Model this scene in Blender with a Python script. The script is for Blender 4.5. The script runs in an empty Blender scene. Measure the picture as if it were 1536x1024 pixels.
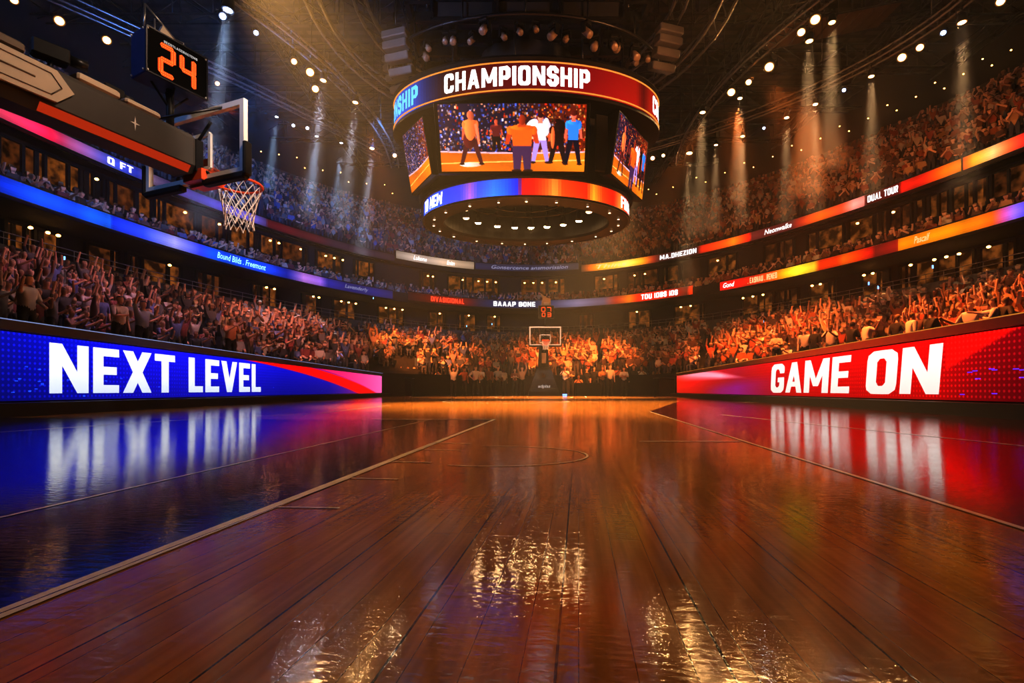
import bpy, bmesh, math, random
import numpy as np
from mathutils import Vector, Matrix
random.seed(7); np.random.seed(7)
R = math.radians
scn = bpy.context.scene
COL = scn.collection
F = 768.0; HX = 768.0; HY = 585.0; CZ = 0.33          # lens in pixels, eye level row, eye height

# ------------------------------------------------------------------ helpers
def tag(o, label=None, cat=None, group=None, kind=None):
    if label: o['label'] = label
    if cat: o['category'] = cat
    if group: o['group'] = group
    if kind: o['kind'] = kind
    return o

def empty(name, loc=(0, 0, 0), rz=0.0):
    o = bpy.data.objects.new(name, None); COL.objects.link(o)
    o.location = loc; o.rotation_euler = (0, 0, rz); o.empty_display_size = .1
    return o

def thing(name, label, cat, loc=(0, 0, 0), rz=0.0, group=None):
    return tag(empty(name, loc, rz), label, cat, group)

def copy_tree(o, parent=None):
    c = o.copy(); COL.objects.link(c); c.parent = parent
    for ch in list(o.children): copy_tree(ch, c)
    return c

def proj(x, y, z):
    return HX + F * x / y, HY - F * (z - CZ) / y

class MB:
    """collects shapes for ONE mesh"""
    def __init__(s): s.v = []; s.f = []; s.m = []; s.sm = []
    def add(s, vs, fs, m=0, smooth=False):
        o = len(s.v); s.v += [tuple(p) for p in vs]
        for f in fs:
            s.f.append([i + o for i in f]); s.m.append(m); s.sm.append(smooth)
    def frame_box(s, c, ax, ay, az, hx, hy, hz, m=0):
        c = Vector(c); X = Vector(ax) * hx; Y = Vector(ay) * hy; Z = Vector(az) * hz
        vs = [c + X * i + Y * j + Z * k for k in (-1, 1) for j in (-1, 1) for i in (-1, 1)]
        s.add(vs, [(0, 2, 3, 1), (4, 5, 7, 6), (0, 1, 5, 4), (2, 6, 7, 3), (0, 4, 6, 2), (1, 3, 7, 5)], m)
    def box(s, c, size, rz=0.0, m=0):
        ca, sa = math.cos(rz), math.sin(rz)
        s.frame_box(c, (ca, sa, 0), (-sa, ca, 0), (0, 0, 1), size[0] / 2, size[1] / 2, size[2] / 2, m)
    def bevel_box(s, c, size, b=.02, rz=0.0, m=0, ax=None, ay=None, az=None):
        if ax is None:
            ca, sa = math.cos(rz), math.sin(rz); ax, ay, az = (ca, sa, 0), (-sa, ca, 0), (0, 0, 1)
        c = Vector(c); ax, ay, az = Vector(ax), Vector(ay), Vector(az)
        hx, hy, hz = [q / 2 for q in size]
        rings = []
        for z, ins in ((-hz, b), (-hz + b, 0), (hz - b, 0), (hz, b)):
            X, Y = hx - ins, hy - ins
            pts = [(X - b, Y), (-X + b, Y), (-X, Y - b), (-X, -Y + b), (-X + b, -Y), (X - b, -Y), (X, -Y + b), (X, Y - b)]
            rings.append([c + ax * p[0] + ay * p[1] + az * z for p in pts])
        s.loft(rings, m, caps=True)
    def loft(s, rings, m=0, caps=False, closed=True, smooth=False):
        n = len(rings[0]); vs = [p for r in rings for p in r]; fs = []
        for k in range(len(rings) - 1):
            for i in range(n if closed else n - 1):
                j = (i + 1) % n
                fs.append((k * n + i, k * n + j, (k + 1) * n + j, (k + 1) * n + i))
        if caps:
            fs.append(tuple(reversed(range(n)))); fs.append(tuple(range((len(rings) - 1) * n, len(rings) * n)))
        s.add(vs, fs, m, smooth)
    def tube(s, pts, r, n=6, m=0, closed=False, caps=True, smooth=True):
        pts = [Vector(p) for p in pts]; rings = []; N = len(pts)
        rr = r if isinstance(r, (list, tuple)) else [r] * N
        for i, p in enumerate(pts):
            a = pts[(i - 1) % N] if (closed or i > 0) else p
            b = pts[(i + 1) % N] if (closed or i < N - 1) else p
            t = (b - a); t = t.normalized() if t.length > 1e-9 else Vector((0, 0, 1))
            u = t.cross(Vector((0, 0, 1)))
            if u.length < 1e-3: u = t.cross(Vector((1, 0, 0)))
            u.normalize(); w = t.cross(u)
            rings.append([p + (u * math.cos(2 * math.pi * k / n) + w * math.sin(2 * math.pi * k / n)) * rr[i] for k in range(n)])
        if closed: rings.append(rings[0])
        s.loft(rings, m, caps=caps and not closed, smooth=smooth)
    def disc(s, c, nrm, r, n=12, m=0):
        c = Vector(c); t = Vector(nrm).normalized(); u = t.orthogonal().normalized(); w = t.cross(u)
        s.add([c + (u * math.cos(2 * math.pi * k / n) + w * math.sin(2 * math.pi * k / n)) * r for k in range(n)], [tuple(range(n))], m)
    def ball(s, c, r, nu=8, nv=6, m=0, sc=(1, 1, 1)):
        c = Vector(c); rings = []
        for j in range(nv + 1):
            a = math.pi * j / nv
            rings.append([c + Vector((math.sin(a) * math.cos(2 * math.pi * i / nu) * sc[0], math.sin(a) * math.sin(2 * math.pi * i / nu) * sc[1], math.cos(a) * sc[2])) * r for i in range(nu)])
        s.loft(rings, m, smooth=True)
    def poly_prism(s, pts, d, m=0):
        """pts: 3-D polygon, extruded by vector d"""
        d = Vector(d); a = [Vector(p) for p in pts]; s.loft([a, [p + d for p in a]], m, caps=True)
    def build(s, name, mats, parent=None, kind=None):
        me = bpy.data.meshes.new(name); me.from_pydata(s.v, [], s.f)
        mats = mats if isinstance(mats, (list, tuple)) else [mats]
        for q in mats: me.materials.append(q)
        me.polygons.foreach_set('material_index', s.m); me.polygons.foreach_set('use_smooth', s.sm)
        me.update()
        o = bpy.data.objects.new(name, me); COL.objects.link(o)
        if parent: o.parent = parent
        if kind: o['kind'] = kind
        return o

# ------------------------------------------------------------------ materials
MAT = {}
def mat(name, col, rough=.5, metal=0.0, noise=.15, scale=6.0, spec=.5):
    if name in MAT: return MAT[name]
    m = bpy.data.materials.new(name); m.use_nodes = True; nt = m.node_tree; b = nt.nodes['Principled BSDF']
    b.inputs['Roughness'].default_value = rough; b.inputs['Metallic'].default_value = metal
    b.inputs['Specular IOR Level'].default_value = spec
    tc = nt.nodes.new('ShaderNodeTexCoord'); nz = nt.nodes.new('ShaderNodeTexNoise'); nz.inputs['Scale'].default_value = scale
    nt.links.new(tc.outputs['Object'], nz.inputs['Vector'])
    cr = nt.nodes.new('ShaderNodeMix'); cr.data_type = 'RGBA'
    cr.inputs[6].default_value = (*[c * (1 - noise) for c in col], 1); cr.inputs[7].default_value = (*[min(1, c * (1 + noise)) for c in col], 1)
    nt.links.new(nz.outputs['Fac'], cr.inputs[0]); nt.links.new(cr.outputs[2], b.inputs['Base Color'])
    MAT[name] = m; return m

def emis(name, col, strength, sampling='NONE'):
    if name in MAT: return MAT[name]
    m = bpy.data.materials.new(name); m.use_nodes = True; nt = m.node_tree; nt.nodes.clear()
    e = nt.nodes.new('ShaderNodeEmission'); o = nt.nodes.new('ShaderNodeOutputMaterial')
    e.inputs['Color'].default_value = (*col, 1); e.inputs['Strength'].default_value = strength
    nt.links.new(e.outputs[0], o.inputs[0])
    m.cycles.emission_sampling = sampling; MAT[name] = m; return m

def lens_mat(name, core, edge, strength, r):  # core-to-edge falloff painted in so the lens seems to glow
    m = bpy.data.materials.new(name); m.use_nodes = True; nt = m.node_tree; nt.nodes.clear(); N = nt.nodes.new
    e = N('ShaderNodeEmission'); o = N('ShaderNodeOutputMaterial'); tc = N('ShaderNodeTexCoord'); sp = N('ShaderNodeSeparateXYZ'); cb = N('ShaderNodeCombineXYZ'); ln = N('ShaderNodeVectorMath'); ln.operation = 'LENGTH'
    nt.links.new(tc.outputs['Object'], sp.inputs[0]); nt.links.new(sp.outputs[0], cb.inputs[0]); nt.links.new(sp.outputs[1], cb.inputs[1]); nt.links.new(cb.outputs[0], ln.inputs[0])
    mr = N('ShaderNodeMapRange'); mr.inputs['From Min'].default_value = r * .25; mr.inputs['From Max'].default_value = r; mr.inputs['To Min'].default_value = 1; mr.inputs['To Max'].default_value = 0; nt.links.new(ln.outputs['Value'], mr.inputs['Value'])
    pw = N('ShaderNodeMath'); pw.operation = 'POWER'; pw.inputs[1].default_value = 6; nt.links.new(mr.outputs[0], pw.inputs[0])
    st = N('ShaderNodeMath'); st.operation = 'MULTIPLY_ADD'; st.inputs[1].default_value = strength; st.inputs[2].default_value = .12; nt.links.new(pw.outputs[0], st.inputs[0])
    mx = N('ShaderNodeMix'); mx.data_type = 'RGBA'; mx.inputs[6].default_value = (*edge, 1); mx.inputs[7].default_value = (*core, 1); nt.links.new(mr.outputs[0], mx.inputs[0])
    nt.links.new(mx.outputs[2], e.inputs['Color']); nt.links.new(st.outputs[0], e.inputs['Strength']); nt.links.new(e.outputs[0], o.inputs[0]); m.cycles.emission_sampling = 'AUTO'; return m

def led(name, strength, dots=0.0, pitch=.06, sampling='NONE'):
    """screen: colours from the mesh, LED dots from a procedural grid"""
    m = bpy.data.materials.new(name); m.use_nodes = True; nt = m.node_tree; nt.nodes.clear()
    e = nt.nodes.new('ShaderNodeEmission'); o = nt.nodes.new('ShaderNodeOutputMaterial')
    at = nt.nodes.new('ShaderNodeAttribute'); at.attribute_name = 'Col'
    e.inputs['Strength'].default_value = strength
    src = at.outputs['Color']
    if dots > 0:
        uv = nt.nodes.new('ShaderNodeUVMap'); sp = nt.nodes.new('ShaderNodeSeparateXYZ'); nt.links.new(uv.outputs[0], sp.inputs[0])
        def sn(sock):
            a = nt.nodes.new('ShaderNodeMath'); a.operation = 'MULTIPLY'; a.inputs[1].default_value = 2 * math.pi / pitch
            b = nt.nodes.new('ShaderNodeMath'); b.operation = 'SINE'; nt.links.new(sock, a.inputs[0]); nt.links.new(a.outputs[0], b.inputs[0]); return b.outputs[0]
        ad = nt.nodes.new('ShaderNodeMath'); ad.operation = 'ADD'; nt.links.new(sn(sp.outputs[0]), ad.inputs[0]); nt.links.new(sn(sp.outputs[1]), ad.inputs[1])
        mr = nt.nodes.new('ShaderNodeMapRange'); mr.inputs['From Min'].default_value = .6; mr.inputs['From Max'].default_value = 1.7
        mr.inputs['To Min'].default_value = 0; mr.inputs['To Max'].default_value = 1
        nt.links.new(ad.outputs[0], mr.inputs['Value'])
        mul = nt.nodes.new('ShaderNodeMath'); mul.operation = 'MULTIPLY'; nt.links.new(mr.outputs[0], mul.inputs[0]); nt.links.new(at.outputs['Alpha'], mul.inputs[1])
        mx = nt.nodes.new('ShaderNodeMix'); mx.data_type = 'RGBA'; mx.blend_type = 'ADD'
        sc = nt.nodes.new('ShaderNodeMix'); sc.data_type = 'RGBA'; sc.blend_type = 'MULTIPLY'; sc.inputs[0].default_value = 1
        nt.links.new(at.outputs['Color'], sc.inputs[6]); sc.inputs[7].default_value = (dots, dots, dots, 1)
        nt.links.new(mul.outputs[0], mx.inputs[0]); nt.links.new(at.outputs['Color'], mx.inputs[6]); nt.links.new(sc.outputs[2], mx.inputs[7])
        src = mx.outputs[2]
    nt.links.new(src, e.inputs['Color']); nt.links.new(e.outputs[0], o.inputs[0])
    m.cycles.emission_sampling = sampling; return m

def people_mat():
    m = bpy.data.materials.new('people'); m.use_nodes = True; nt = m.node_tree; b = nt.nodes['Principled BSDF']
    at = nt.nodes.new('ShaderNodeAttribute'); at.attribute_name = 'Col'
    nt.links.new(at.outputs['Color'], b.inputs['Base Color']); b.inputs['Roughness'].default_value = .75
    return m

def lin(c):      # display colour -> scene colour
    c = np.asarray(c, float); return np.where(c <= .04045, c / 12.92, ((c + .055) / 1.055) ** 2.4)

M_black = mat('black_metal', (.005, .005, .006), .5, .0, spec=.2)
M_steel = mat('dark_steel', (.025, .025, .028), .38, .7)
M_chrome = mat('bright_steel', (.35, .34, .33), .3, .9)
M_conc = mat('concrete', (.09, .085, .085), .85, noise=.3, scale=1.2)
M_dark = mat('dark_wall', (.012, .011, .012), .8, noise=.4, scale=.8)
M_step = mat('stand_steps', (.03, .028, .03), .9, noise=.4, scale=2)
M_navy = mat('navy_panel', (.012, .03, .13), .35)
M_white = mat('white_paint', (.75, .72, .68), .45, noise=.06)
M_rub = mat('black_rubber', (.009, .008, .008), .6, spec=.25)
M_red = mat('rim_orange_red', (.75, .09, .02), .4)
M_net = mat('net_cord', (.85, .8, .76), .8)
M_truss = mat('truss_aluminium', (.16, .155, .15), .35, .8)
M_cream = mat('cream_pad', (.55, .46, .36), .55)
M_tan = mat('tan_pad', (.12, .085, .06), .6)
M_people = people_mat()

# ------------------------------------------------------------------ glyphs
T = .21
def stroke(pl, t=T, ty=.17):
    """mitred quads along a polyline of block letter strokes"""
    out = []; P = [Vector((x, y)) for x, y in pl]; L = []; Rr = []
    for i, p in enumerate(P):
        d0 = (p - P[i - 1]).normalized() if i > 0 else None
        d1 = (P[i + 1] - p).normalized() if i < len(P) - 1 else None
        if d0 is None: d0 = d1
        if d1 is None: d1 = d0
        n0 = Vector((-d0.y, d0.x)); n1 = Vector((-d1.y, d1.x)); b = (n0 + n1).normalized()
        k = 1 / max(.5, b.dot(n1)); h = abs(b.x) * t / 2 + abs(b.y) * ty / 2
        L.append(p + b * k * h); Rr.append(p - b * k * h)
    for i in range(len(P) - 1): out.append([L[i], Rr[i], Rr[i + 1], L[i + 1]])
    return [[(q.x, q.y) for q in pg] for pg in out]
def rect(x0, y0, x1, y1): return [(x0, y0), (x1, y0), (x1, y1), (x0, y1)]
def corners(w, lo=.085, hi=.915, cx=.16, cy=.15):
    a, b = T / 2, w - T / 2; q = [R(k) for k in (0, 30, 60, 90)]
    BL = [(a + cx - cx * math.cos(t), lo + cy - cy * math.sin(t)) for t in q]
    BR = [(b - cx + cx * math.sin(t), lo + cy - cy * math.cos(t)) for t in q]
    TR = [(b - cx + cx * math.cos(t), hi - cy + cy * math.sin(t)) for t in q]
    TL = [(a + cx - cx * math.sin(t), hi - cy + cy * math.cos(t)) for t in q]
    return BL, BR, TR, TL
def glyph(ch):
    w = .6; g = []
    if ch == 'N': w = .68; g = [rect(0, 0, T, 1), rect(w - T, 0, w, 1), [(0, 1), (T, 1), (w, 0), (w - T, 0)]]
    elif ch == 'E': w = .54; g = [rect(0, 0, T, 1), rect(T, 0, w, .18), rect(T, .41, w - .05, .59), rect(T, .82, w, 1)]
    elif ch == 'F': w = .52; g = [rect(0, 0, T, 1), rect(T, .41, w - .05, .59), rect(T, .82, w, 1)]
    elif ch == 'X': w = .7; g = [[(0, 1), (.24, 1), (w, 0), (w - .24, 0)], [(w - .24, 1), (w, 1), (.24, 0), (0, 0)]]
    elif ch == 'T': w = .58; g = [rect(0, .82, w, 1), rect(w / 2 - T / 2, 0, w / 2 + T / 2, .82)]
    elif ch == 'L': w = .5; g = [rect(0, 0, T, 1), rect(T, 0, w, .18)]
    elif ch == 'V': w = .7; g = [[(0, 1), (.22, 1), (.46, 0), (.24, 0)], [(w - .22, 1), (w, 1), (.46, 0), (.24, 0)]]
    elif ch == 'Y': w = .66; g = [[(0, 1), (.23, 1), (.43, .45), (.23, .45)], [(w - .23, 1), (w, 1), (.43, .45), (.23, .45)], rect(.225, 0, .435, .46)]
    elif ch == 'A': w = .7; g = [[(0, 0), (.21, 0), (.46, 1), (.24, 1)], [(w - .21, 0), (w, 0), (.46, 1), (.24, 1)], rect(.17, .2, .53, .36)]
    elif ch == 'M': w = .86; g = [rect(0, 0, T, 1), rect(w - T, 0, w, 1), [(0, 1), (T, 1), (.52, .2), (.34, .2)], [(w - T, 1), (w, 1), (.52, .2), (.34, .2)]]
    elif ch == 'H': w = .64; g = [rect(0, 0, T, 1), rect(w - T, 0, w, 1), rect(T, .41, w - T, .59)]
    elif ch == 'I': w = T; g = [rect(0, 0, T, 1)]
    elif ch == 'O': w = .64; c = corners(w); l = c[0] + c[1] + c[2] + c[3]; g = stroke(l + l[:2])
    elif ch == 'D': w = .64; g = [rect(0, 0, T, 1)] + stroke([(T, .085), (.42, .085), (.535, .2), (.535, .8), (.42, .915), (T, .915)])
    elif ch == 'C': w = .62; c = corners(w); x = w - T / 2; g = stroke([(x, .36)] + c[1][::-1] + c[0][::-1] + c[3][::-1] + c[2][::-1] + [(x, .64)])
    elif ch == 'G': w = .64; c = corners(w); x = w - T / 2; g = stroke([(x, .52)] + c[1][::-1] + c[0][::-1] + c[3][::-1] + c[2][::-1] + [(x, .67)]) + [rect(w * .52, .36, w, .53)]
    elif ch == 'S': w = .6; a, b = T / 2, w - T / 2; g = stroke([(a, .33), (a, .2), (a + .1, .085), (b - .1, .085), (b, .2), (b, .4), (b - .1, .5), (a + .1, .5), (a, .6), (a, .8), (a + .1, .915), (b - .1, .915), (b, .8), (b, .67)])
    elif ch == 'P': w = .6; g = [rect(0, 0, T, 1)] + stroke([(T, .915), (.4, .915), (.495, .82), (.495, .51), (.4, .42), (T, .42)])
    elif ch == 'R': w = .62; g = glyph('P')[1] + [[(.22, .42), (.42, .42), (.62, 0), (.39, 0)]]
    elif ch == 'B': w = .62; g = [rect(0, 0, T, 1)] + stroke([(T, .915), (.4, .915), (.49, .83), (.49, .59), (.42, .5), (T, .5)]) + stroke([(T, .5), (.42, .5), (.515, .41), (.515, .18), (.42, .085), (T, .085)])
    elif ch == 'K': w = .64; g = [rect(0, 0, T, 1), [(.2, .4), (.2, .6), (.42, 1), (.64, 1)], [(.26, .56), (.42, .66), (.66, 0), (.42, 0)]]
    elif ch == 'U': w = .64; a, b = T / 2, w - T / 2; g = stroke([(a, 1), (a, .2), (a + .1, .085), (b - .1, .085), (b, .2), (b, 1)])
    elif ch == 'W': w = .86; g = [[(p[0], 1 - p[1]) for p in q] for q in glyph('M')[1]]
    elif ch == 'Z': w = .58; g = [rect(0, .82, w, 1), rect(0, 0, w, .18), [(w - .25, .82), (w, .82), (.25, .18), (0, .18)]]
    elif ch == 'Q': w, g = .64, glyph('O')[1] + [[(.36, .3), (.5, .36), (.68, -.06), (.48, -.06)]]
    elif ch == '.': w = .2; g = [rect(0, 0, .2, .2)]
    elif ch == ' ': w = .26
    return w, g

def layout(text, gap=.09):
    x = 0; out = []
    for ch in text:
        w, g = glyph(ch); out += [[(x + px, py) for px, py in pg] for pg in g]; x += w + gap
    return x - gap, out

def lettering(name, text, P, s0, s1, z0, z1, m, parent, shear=0.0, gap=.09, label=None):
    """block letters laid on a surface P(s, z) between s0 and s1"""
    w = layout(text, gap)[0]; k = (s1 - s0) / w; x0 = 0.0; o = None
    for word in text.split(' '):
        ww, pgs = layout(word, gap); mb = MB()
        for pg in pgs: mb.add([P(s0 + (x0 + x + shear * y) * k, z0 + y * (z1 - z0)) for x, y in pg], [tuple(range(len(pg)))])
        o = mb.build(name, m, parent); x0 += ww + 2 * gap + glyph(' ')[0]
        if label: o['label'] = label + ' ' + word
    return o

def script_text(name, text, P, s0, s1, z0, z1, m, parent, shear=.25):
    """rounded script-like lettering from the built-in curve font, laid on a surface"""
    cu = bpy.data.curves.new('t', 'FONT'); cu.body = text; cu.resolution_u = 2; cu.offset = .012
    ob = bpy.data.objects.new('t', cu); COL.objects.link(ob)
    dg = bpy.context.evaluated_depsgraph_get(); me = bpy.data.meshes.new_from_object(ob.evaluated_get(dg))
    v = np.array([tuple(q.co)[:2] for q in me.vertices]); fs = [tuple(p.vertices) for p in me.polygons]
    bpy.data.objects.remove(ob); bpy.data.curves.remove(cu); bpy.data.meshes.remove(me)
    v[:, 0] += shear * v[:, 1]; lo = v.min(0); hi = v.max(0); u = (v - lo) / (hi - lo)
    mb = MB(); mb.add([P(s0 + a * (s1 - s0), z0 + b * (z1 - z0)) for a, b in u], fs)
    return mb.build(name, m, parent)

def grid_screen(name, img, P, s0, s1, z0, z1, m, parent=None):
    """img[row from bottom, column, rgba] painted on the faces of a screen mesh"""
    nv, nu = img.shape[:2]
    S = np.linspace(s0, s1, nu + 1); Z = np.linspace(z0, z1, nv + 1)
    vs = [P(a, b) for b in Z for a in S]
    idx = np.arange((nu + 1) * (nv + 1)).reshape(nv + 1, nu + 1)
    q = np.stack([idx[:-1, :-1], idx[:-1, 1:], idx[1:, 1:], idx[1:, :-1]], -1).reshape(-1, 4)
    me = bpy.data.meshes.new(name); me.from_pydata([tuple(v) for v in vs], [], q.tolist()); me.materials.append(m)
    c = np.ones((nu * nv, 4)); c[:, :img.shape[2]] = img.reshape(nu * nv, -1)
    at = me.color_attributes.new('Col', 'FLOAT_COLOR', 'CORNER'); at.data.foreach_set('color', np.repeat(c, 4, 0).ravel())
    uvl = me.uv_layers.new(name='UVMap')
    UV = np.stack(np.meshgrid(S, Z), -1).reshape(-1, 2)[q.ravel()]
    uvl.data.foreach_set('uv', UV.ravel())
    o = bpy.data.objects.new(name, me); COL.objects.link(o); o.parent = parent
    return o

def ramp(stops, x):
    xs = [s[0] for s in stops]
    return np.stack([np.interp(x, xs, [s[1][k] for s in stops]) for k in range(3)], -1)

def noise1(n, k, seed):
    rs = np.random.RandomState(seed); return np.interp(np.linspace(0, k, n), np.arange(k + 1), rs.rand(k + 1))

# ------------------------------------------------------------------ camera, world
cam = bpy.data.cameras.new('camera'); cam.sensor_width = 36; cam.lens = 36 * F / 1536
cam.shift_y = (HY - 512) / 1536; cam.clip_start = .02; cam.clip_end = 300
co = bpy.data.objects.new('camera', cam); COL.objects.link(co); co.location = (0, 0, CZ); co.rotation_euler = (R(90), 0, 0)
scn.camera = co
scn.view_settings.view_transform = 'Standard'; scn.view_settings.look = 'None'
scn.view_settings.exposure = .4; scn.view_settings.gamma = .82
w = bpy.data.worlds.new('arena_air'); scn.world = w; w.use_nodes = True; nt = w.node_tree
bg = nt.nodes['Background']; bg.inputs[0].default_value = (.006, .007, .011, 1); bg.inputs[1].default_value = .4
vs_ = nt.nodes.new('ShaderNodeVolumeScatter'); vs_.inputs['Color'].default_value = (1, .97, .93, 1)
vs_.inputs['Density'].default_value = .0014; vs_.inputs['Anisotropy'].default_value = .2
nt.links.new(vs_.outputs[0], nt.nodes['World Output'].inputs['Volume'])
cy = scn.cycles
cy.max_bounces = 3; cy.diffuse_bounces = 1; cy.glossy_bounces = 2; cy.transmission_bounces = 2; cy.volume_bounces = 0; cy.transparent_max_bounces = 8
cy.sample_clamp_indirect = 6; cy.sample_clamp_direct = 60; cy.caustics_reflective = False; cy.caustics_refractive = False
cy.use_light_tree = True; cy.use_adaptive_sampling = True; cy.adaptive_threshold = .12; cy.adaptive_min_samples = 12

# ================================================================== COURT
def fl(px, py):      # court point seen at a pixel
    Y = CZ * F / (py - HY); return ((px - HX) / F * Y, Y)
YAW = math.atan(100 / 768)                     # court axis turned a little to the right of the view

def floor_mat(name, paint=None, rough=.1):
    m = bpy.data.materials.new(name); m.use_nodes = True; nt = m.node_tree; L = nt.links; N = nt.nodes
    b = N['Principled BSDF']
    tc = N.new('ShaderNodeTexCoord'); mp = N.new('ShaderNodeMapping'); mp.inputs['Rotation'].default_value = (0, 0, YAW)
    L.new(tc.outputs['Object'], mp.inputs['Vector'])
    sw = N.new('ShaderNodeMapping'); sw.inputs['Rotation'].default_value = (0, 0, R(90)); L.new(mp.outputs[0], sw.inputs[0])
    br = N.new('ShaderNodeTexBrick'); L.new(sw.outputs[0], br.inputs['Vector'])
    br.inputs['Scale'].default_value = 1; br.inputs['Brick Width'].default_value = 1.15; br.inputs['Row Height'].default_value = .068
    br.inputs['Mortar Size'].default_value = .0008; br.inputs['Mortar Smooth'].default_value = .1; br.inputs['Bias'].default_value = -.1
    br.offset = .37; br.inputs['Color1'].default_value = (.9, .9, .9, 1); br.inputs['Color2'].default_value = (.72, .72, .72, 1); br.inputs['Mortar'].default_value = (.25, .25, .25, 1)
    # wide dark joints every few boards
    sp = N.new('ShaderNodeSeparateXYZ'); L.new(mp.outputs[0], sp.inputs[0])
    dv = N.new('ShaderNodeMath'); dv.operation = 'MULTIPLY_ADD'; dv.inputs[1].default_value = 1 / .204; dv.inputs[2].default_value = .14; L.new(sp.outputs[0], dv.inputs[0])
    fr = N.new('ShaderNodeMath'); fr.operation = 'FRACT'; L.new(dv.outputs[0], fr.inputs[0])
    gp = N.new('ShaderNodeMath'); gp.operation = 'LESS_THAN'; gp.inputs[1].default_value = .018; L.new(fr.outputs[0], gp.inputs[0])
    # grain
    gm = N.new('ShaderNodeMapping'); gm.inputs['Scale'].default_value = (60, 3, 1); L.new(mp.outputs[0], gm.inputs[0])
    gn = N.new('ShaderNodeTexNoise'); gn.inputs['Scale'].default_value = 1; gn.inputs['Detail'].default_value = 4; L.new(gm.outputs[0], gn.inputs['Vector'])
    cr = N.new('ShaderNodeValToRGB'); cr.color_ramp.elements[0].position = .3; cr.color_ramp.elements[1].position = .75
    if paint is None:
        cr.color_ramp.elements[0].color = (.32, .13, .032, 1); cr.color_ramp.elements[1].color = (.48, .21, .056, 1)
    else:
        cr.color_ramp.elements[0].color = (*[c * .8 for c in paint], 1); cr.color_ramp.elements[1].color = (*paint, 1)
    L.new(gn.outputs['Fac'], cr.inputs[0])
    mu = N.new('ShaderNodeMix'); mu.data_type = 'RGBA'; mu.blend_type = 'MULTIPLY'; mu.inputs[0].default_value = 1
    L.new(cr.outputs[0], mu.inputs[6]); L.new(br.outputs['Color'], mu.inputs[7])
    m2 = N.new('ShaderNodeMix'); m2.data_type = 'RGBA'; m2.inputs[7].default_value = (.006, .003, .002, 1)
    L.new(gp.outputs[0], m2.inputs[0]); L.new(mu.outputs[2], m2.inputs[6]); L.new(m2.outputs[2], b.inputs['Base Color'])
    # varnish: slight ripples across the boards, scuffs
    wm = N.new('ShaderNodeMapping'); wm.inputs['Scale'].default_value = (26, 70, 1); L.new(mp.outputs[0], wm.inputs[0])
    wn = N.new('ShaderNodeTexNoise'); wn.inputs['Scale'].default_value = 1; wn.inputs['Detail'].default_value = 3; L.new(wm.outputs[0], wn.inputs['Vector'])
    ad = N.new('ShaderNodeMath'); ad.operation = 'MULTIPLY_ADD'; ad.inputs[1].default_value = -.6; L.new(gp.outputs[0], ad.inputs[0]); L.new(wn.outputs['Fac'], ad.inputs[2])
    bu = N.new('ShaderNodeBump'); bu.inputs['Strength'].default_value = .14; bu.inputs['Distance'].default_value = .004; L.new(ad.outputs[0], bu.inputs['Height'])
    L.new(bu.outputs[0], b.inputs['Normal'])
    rn = N.new('ShaderNodeTexNoise'); rn.inputs['Scale'].default_value = 3.5; rn.inputs['Detail'].default_value = 5; L.new(mp.outputs[0], rn.inputs['Vector'])
    rr = N.new('ShaderNodeMapRange'); rr.inputs['To Min'].default_value = rough * .55; rr.inputs['To Max'].default_value = rough * 1.5; L.new(rn.outputs['Fac'], rr.inputs['Value'])
    L.new(rr.outputs[0], b.inputs['Roughness']); b.inputs['Specular IOR Level'].default_value = .85
    return m
M_wood = floor_mat('court_wood'); M_key = floor_mat('court_navy_paint_shade', (.004, .006, .018)); M_apron = floor_mat('court_dark_red_paint_shade', (.06, .006, .005))
M_line = floor_mat('court_white_line', (.95, .93, .9), .2); M_lgrey = floor_mat('court_grey_line', (.75, .7, .66), .2)

floor = MB(); floor.add([(-16, -8, 0), (18, -8, 0), (18, 36, 0), (-16, 36, 0)], [(0, 1, 2, 3)])
floor = floor.build('floor', M_wood, kind='structure')
def patch(name, pts, m, z):
    mb = MB(); mb.add([(p[0], p[1], z) for p in pts], [tuple(range(len(pts)))])
    return mb.build(name, m, floor, 'structure')
def line_strip(pts, wd, m, z=.0024, name='court_line', closed=False):
    P = [Vector(p) for p in pts]; mb = MB(); vs = []
    n = len(P)
    for i, p in enumerate(P):
        a = P[i - 1] if (i > 0 or closed) else p; b = P[(i + 1) % n] if (i < n - 1 or closed) else p
        d = (b - a).normalized(); q = Vector((-d.y, d.x)) * wd / 2
        vs += [(*(p + q), z), (*(p - q), z)]
    fs = [(2 * i, 2 * i + 1, 2 * ((i + 1) % n) + 1, 2 * ((i + 1) % n)) for i in range(n if closed else n - 1)]
    mb.add(vs, fs); return mb.build(name, m, floor, 'structure')
def ext(p, q, Y):     # extend line p-q back to depth Y
    t = (Y - p[1]) / (q[1] - p[1]); return (p[0] + (q[0] - p[0]) * t, Y)
# lane: right edge, far edge, left edge (as marked on the boards)
Rn = fl(0, 922); Rf = fl(742, 629); Ln = fl(0, 777); Lf = fl(646, 629)
R0 = ext(Rn, Rf, .02); L0 = ext(Ln, Lf, .02)
patch('court_paint_and_shade', [L0, R0, Rf, Lf], M_key, .0010)
patch('court_paint_and_shade', [(-15, -7), L0, Lf, fl(500, 629), (-6.5, 6.2), (-15, 6.2)], M_key, .0009)  # navy here stands in for dim wood and the board's blue reflection
line_strip([R0, Rf], .036, M_line); line_strip([L0, Lf], .014, M_lgrey)
line_strip([(Rf[0] + .02, Rf[1]), fl(560, 628.6)], .06, M_lgrey)
for (xa, xb, py) in ((417, 509, 761), (526, 597, 717.5), (589, 648, 692.5), (628, 690, 674), (650, 706, 664)):
    line_strip([fl(xa, py), fl(xb, py + 1.5)], .012 if py > 700 else .016, M_lgrey)
c0 = fl(742, 682)
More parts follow.
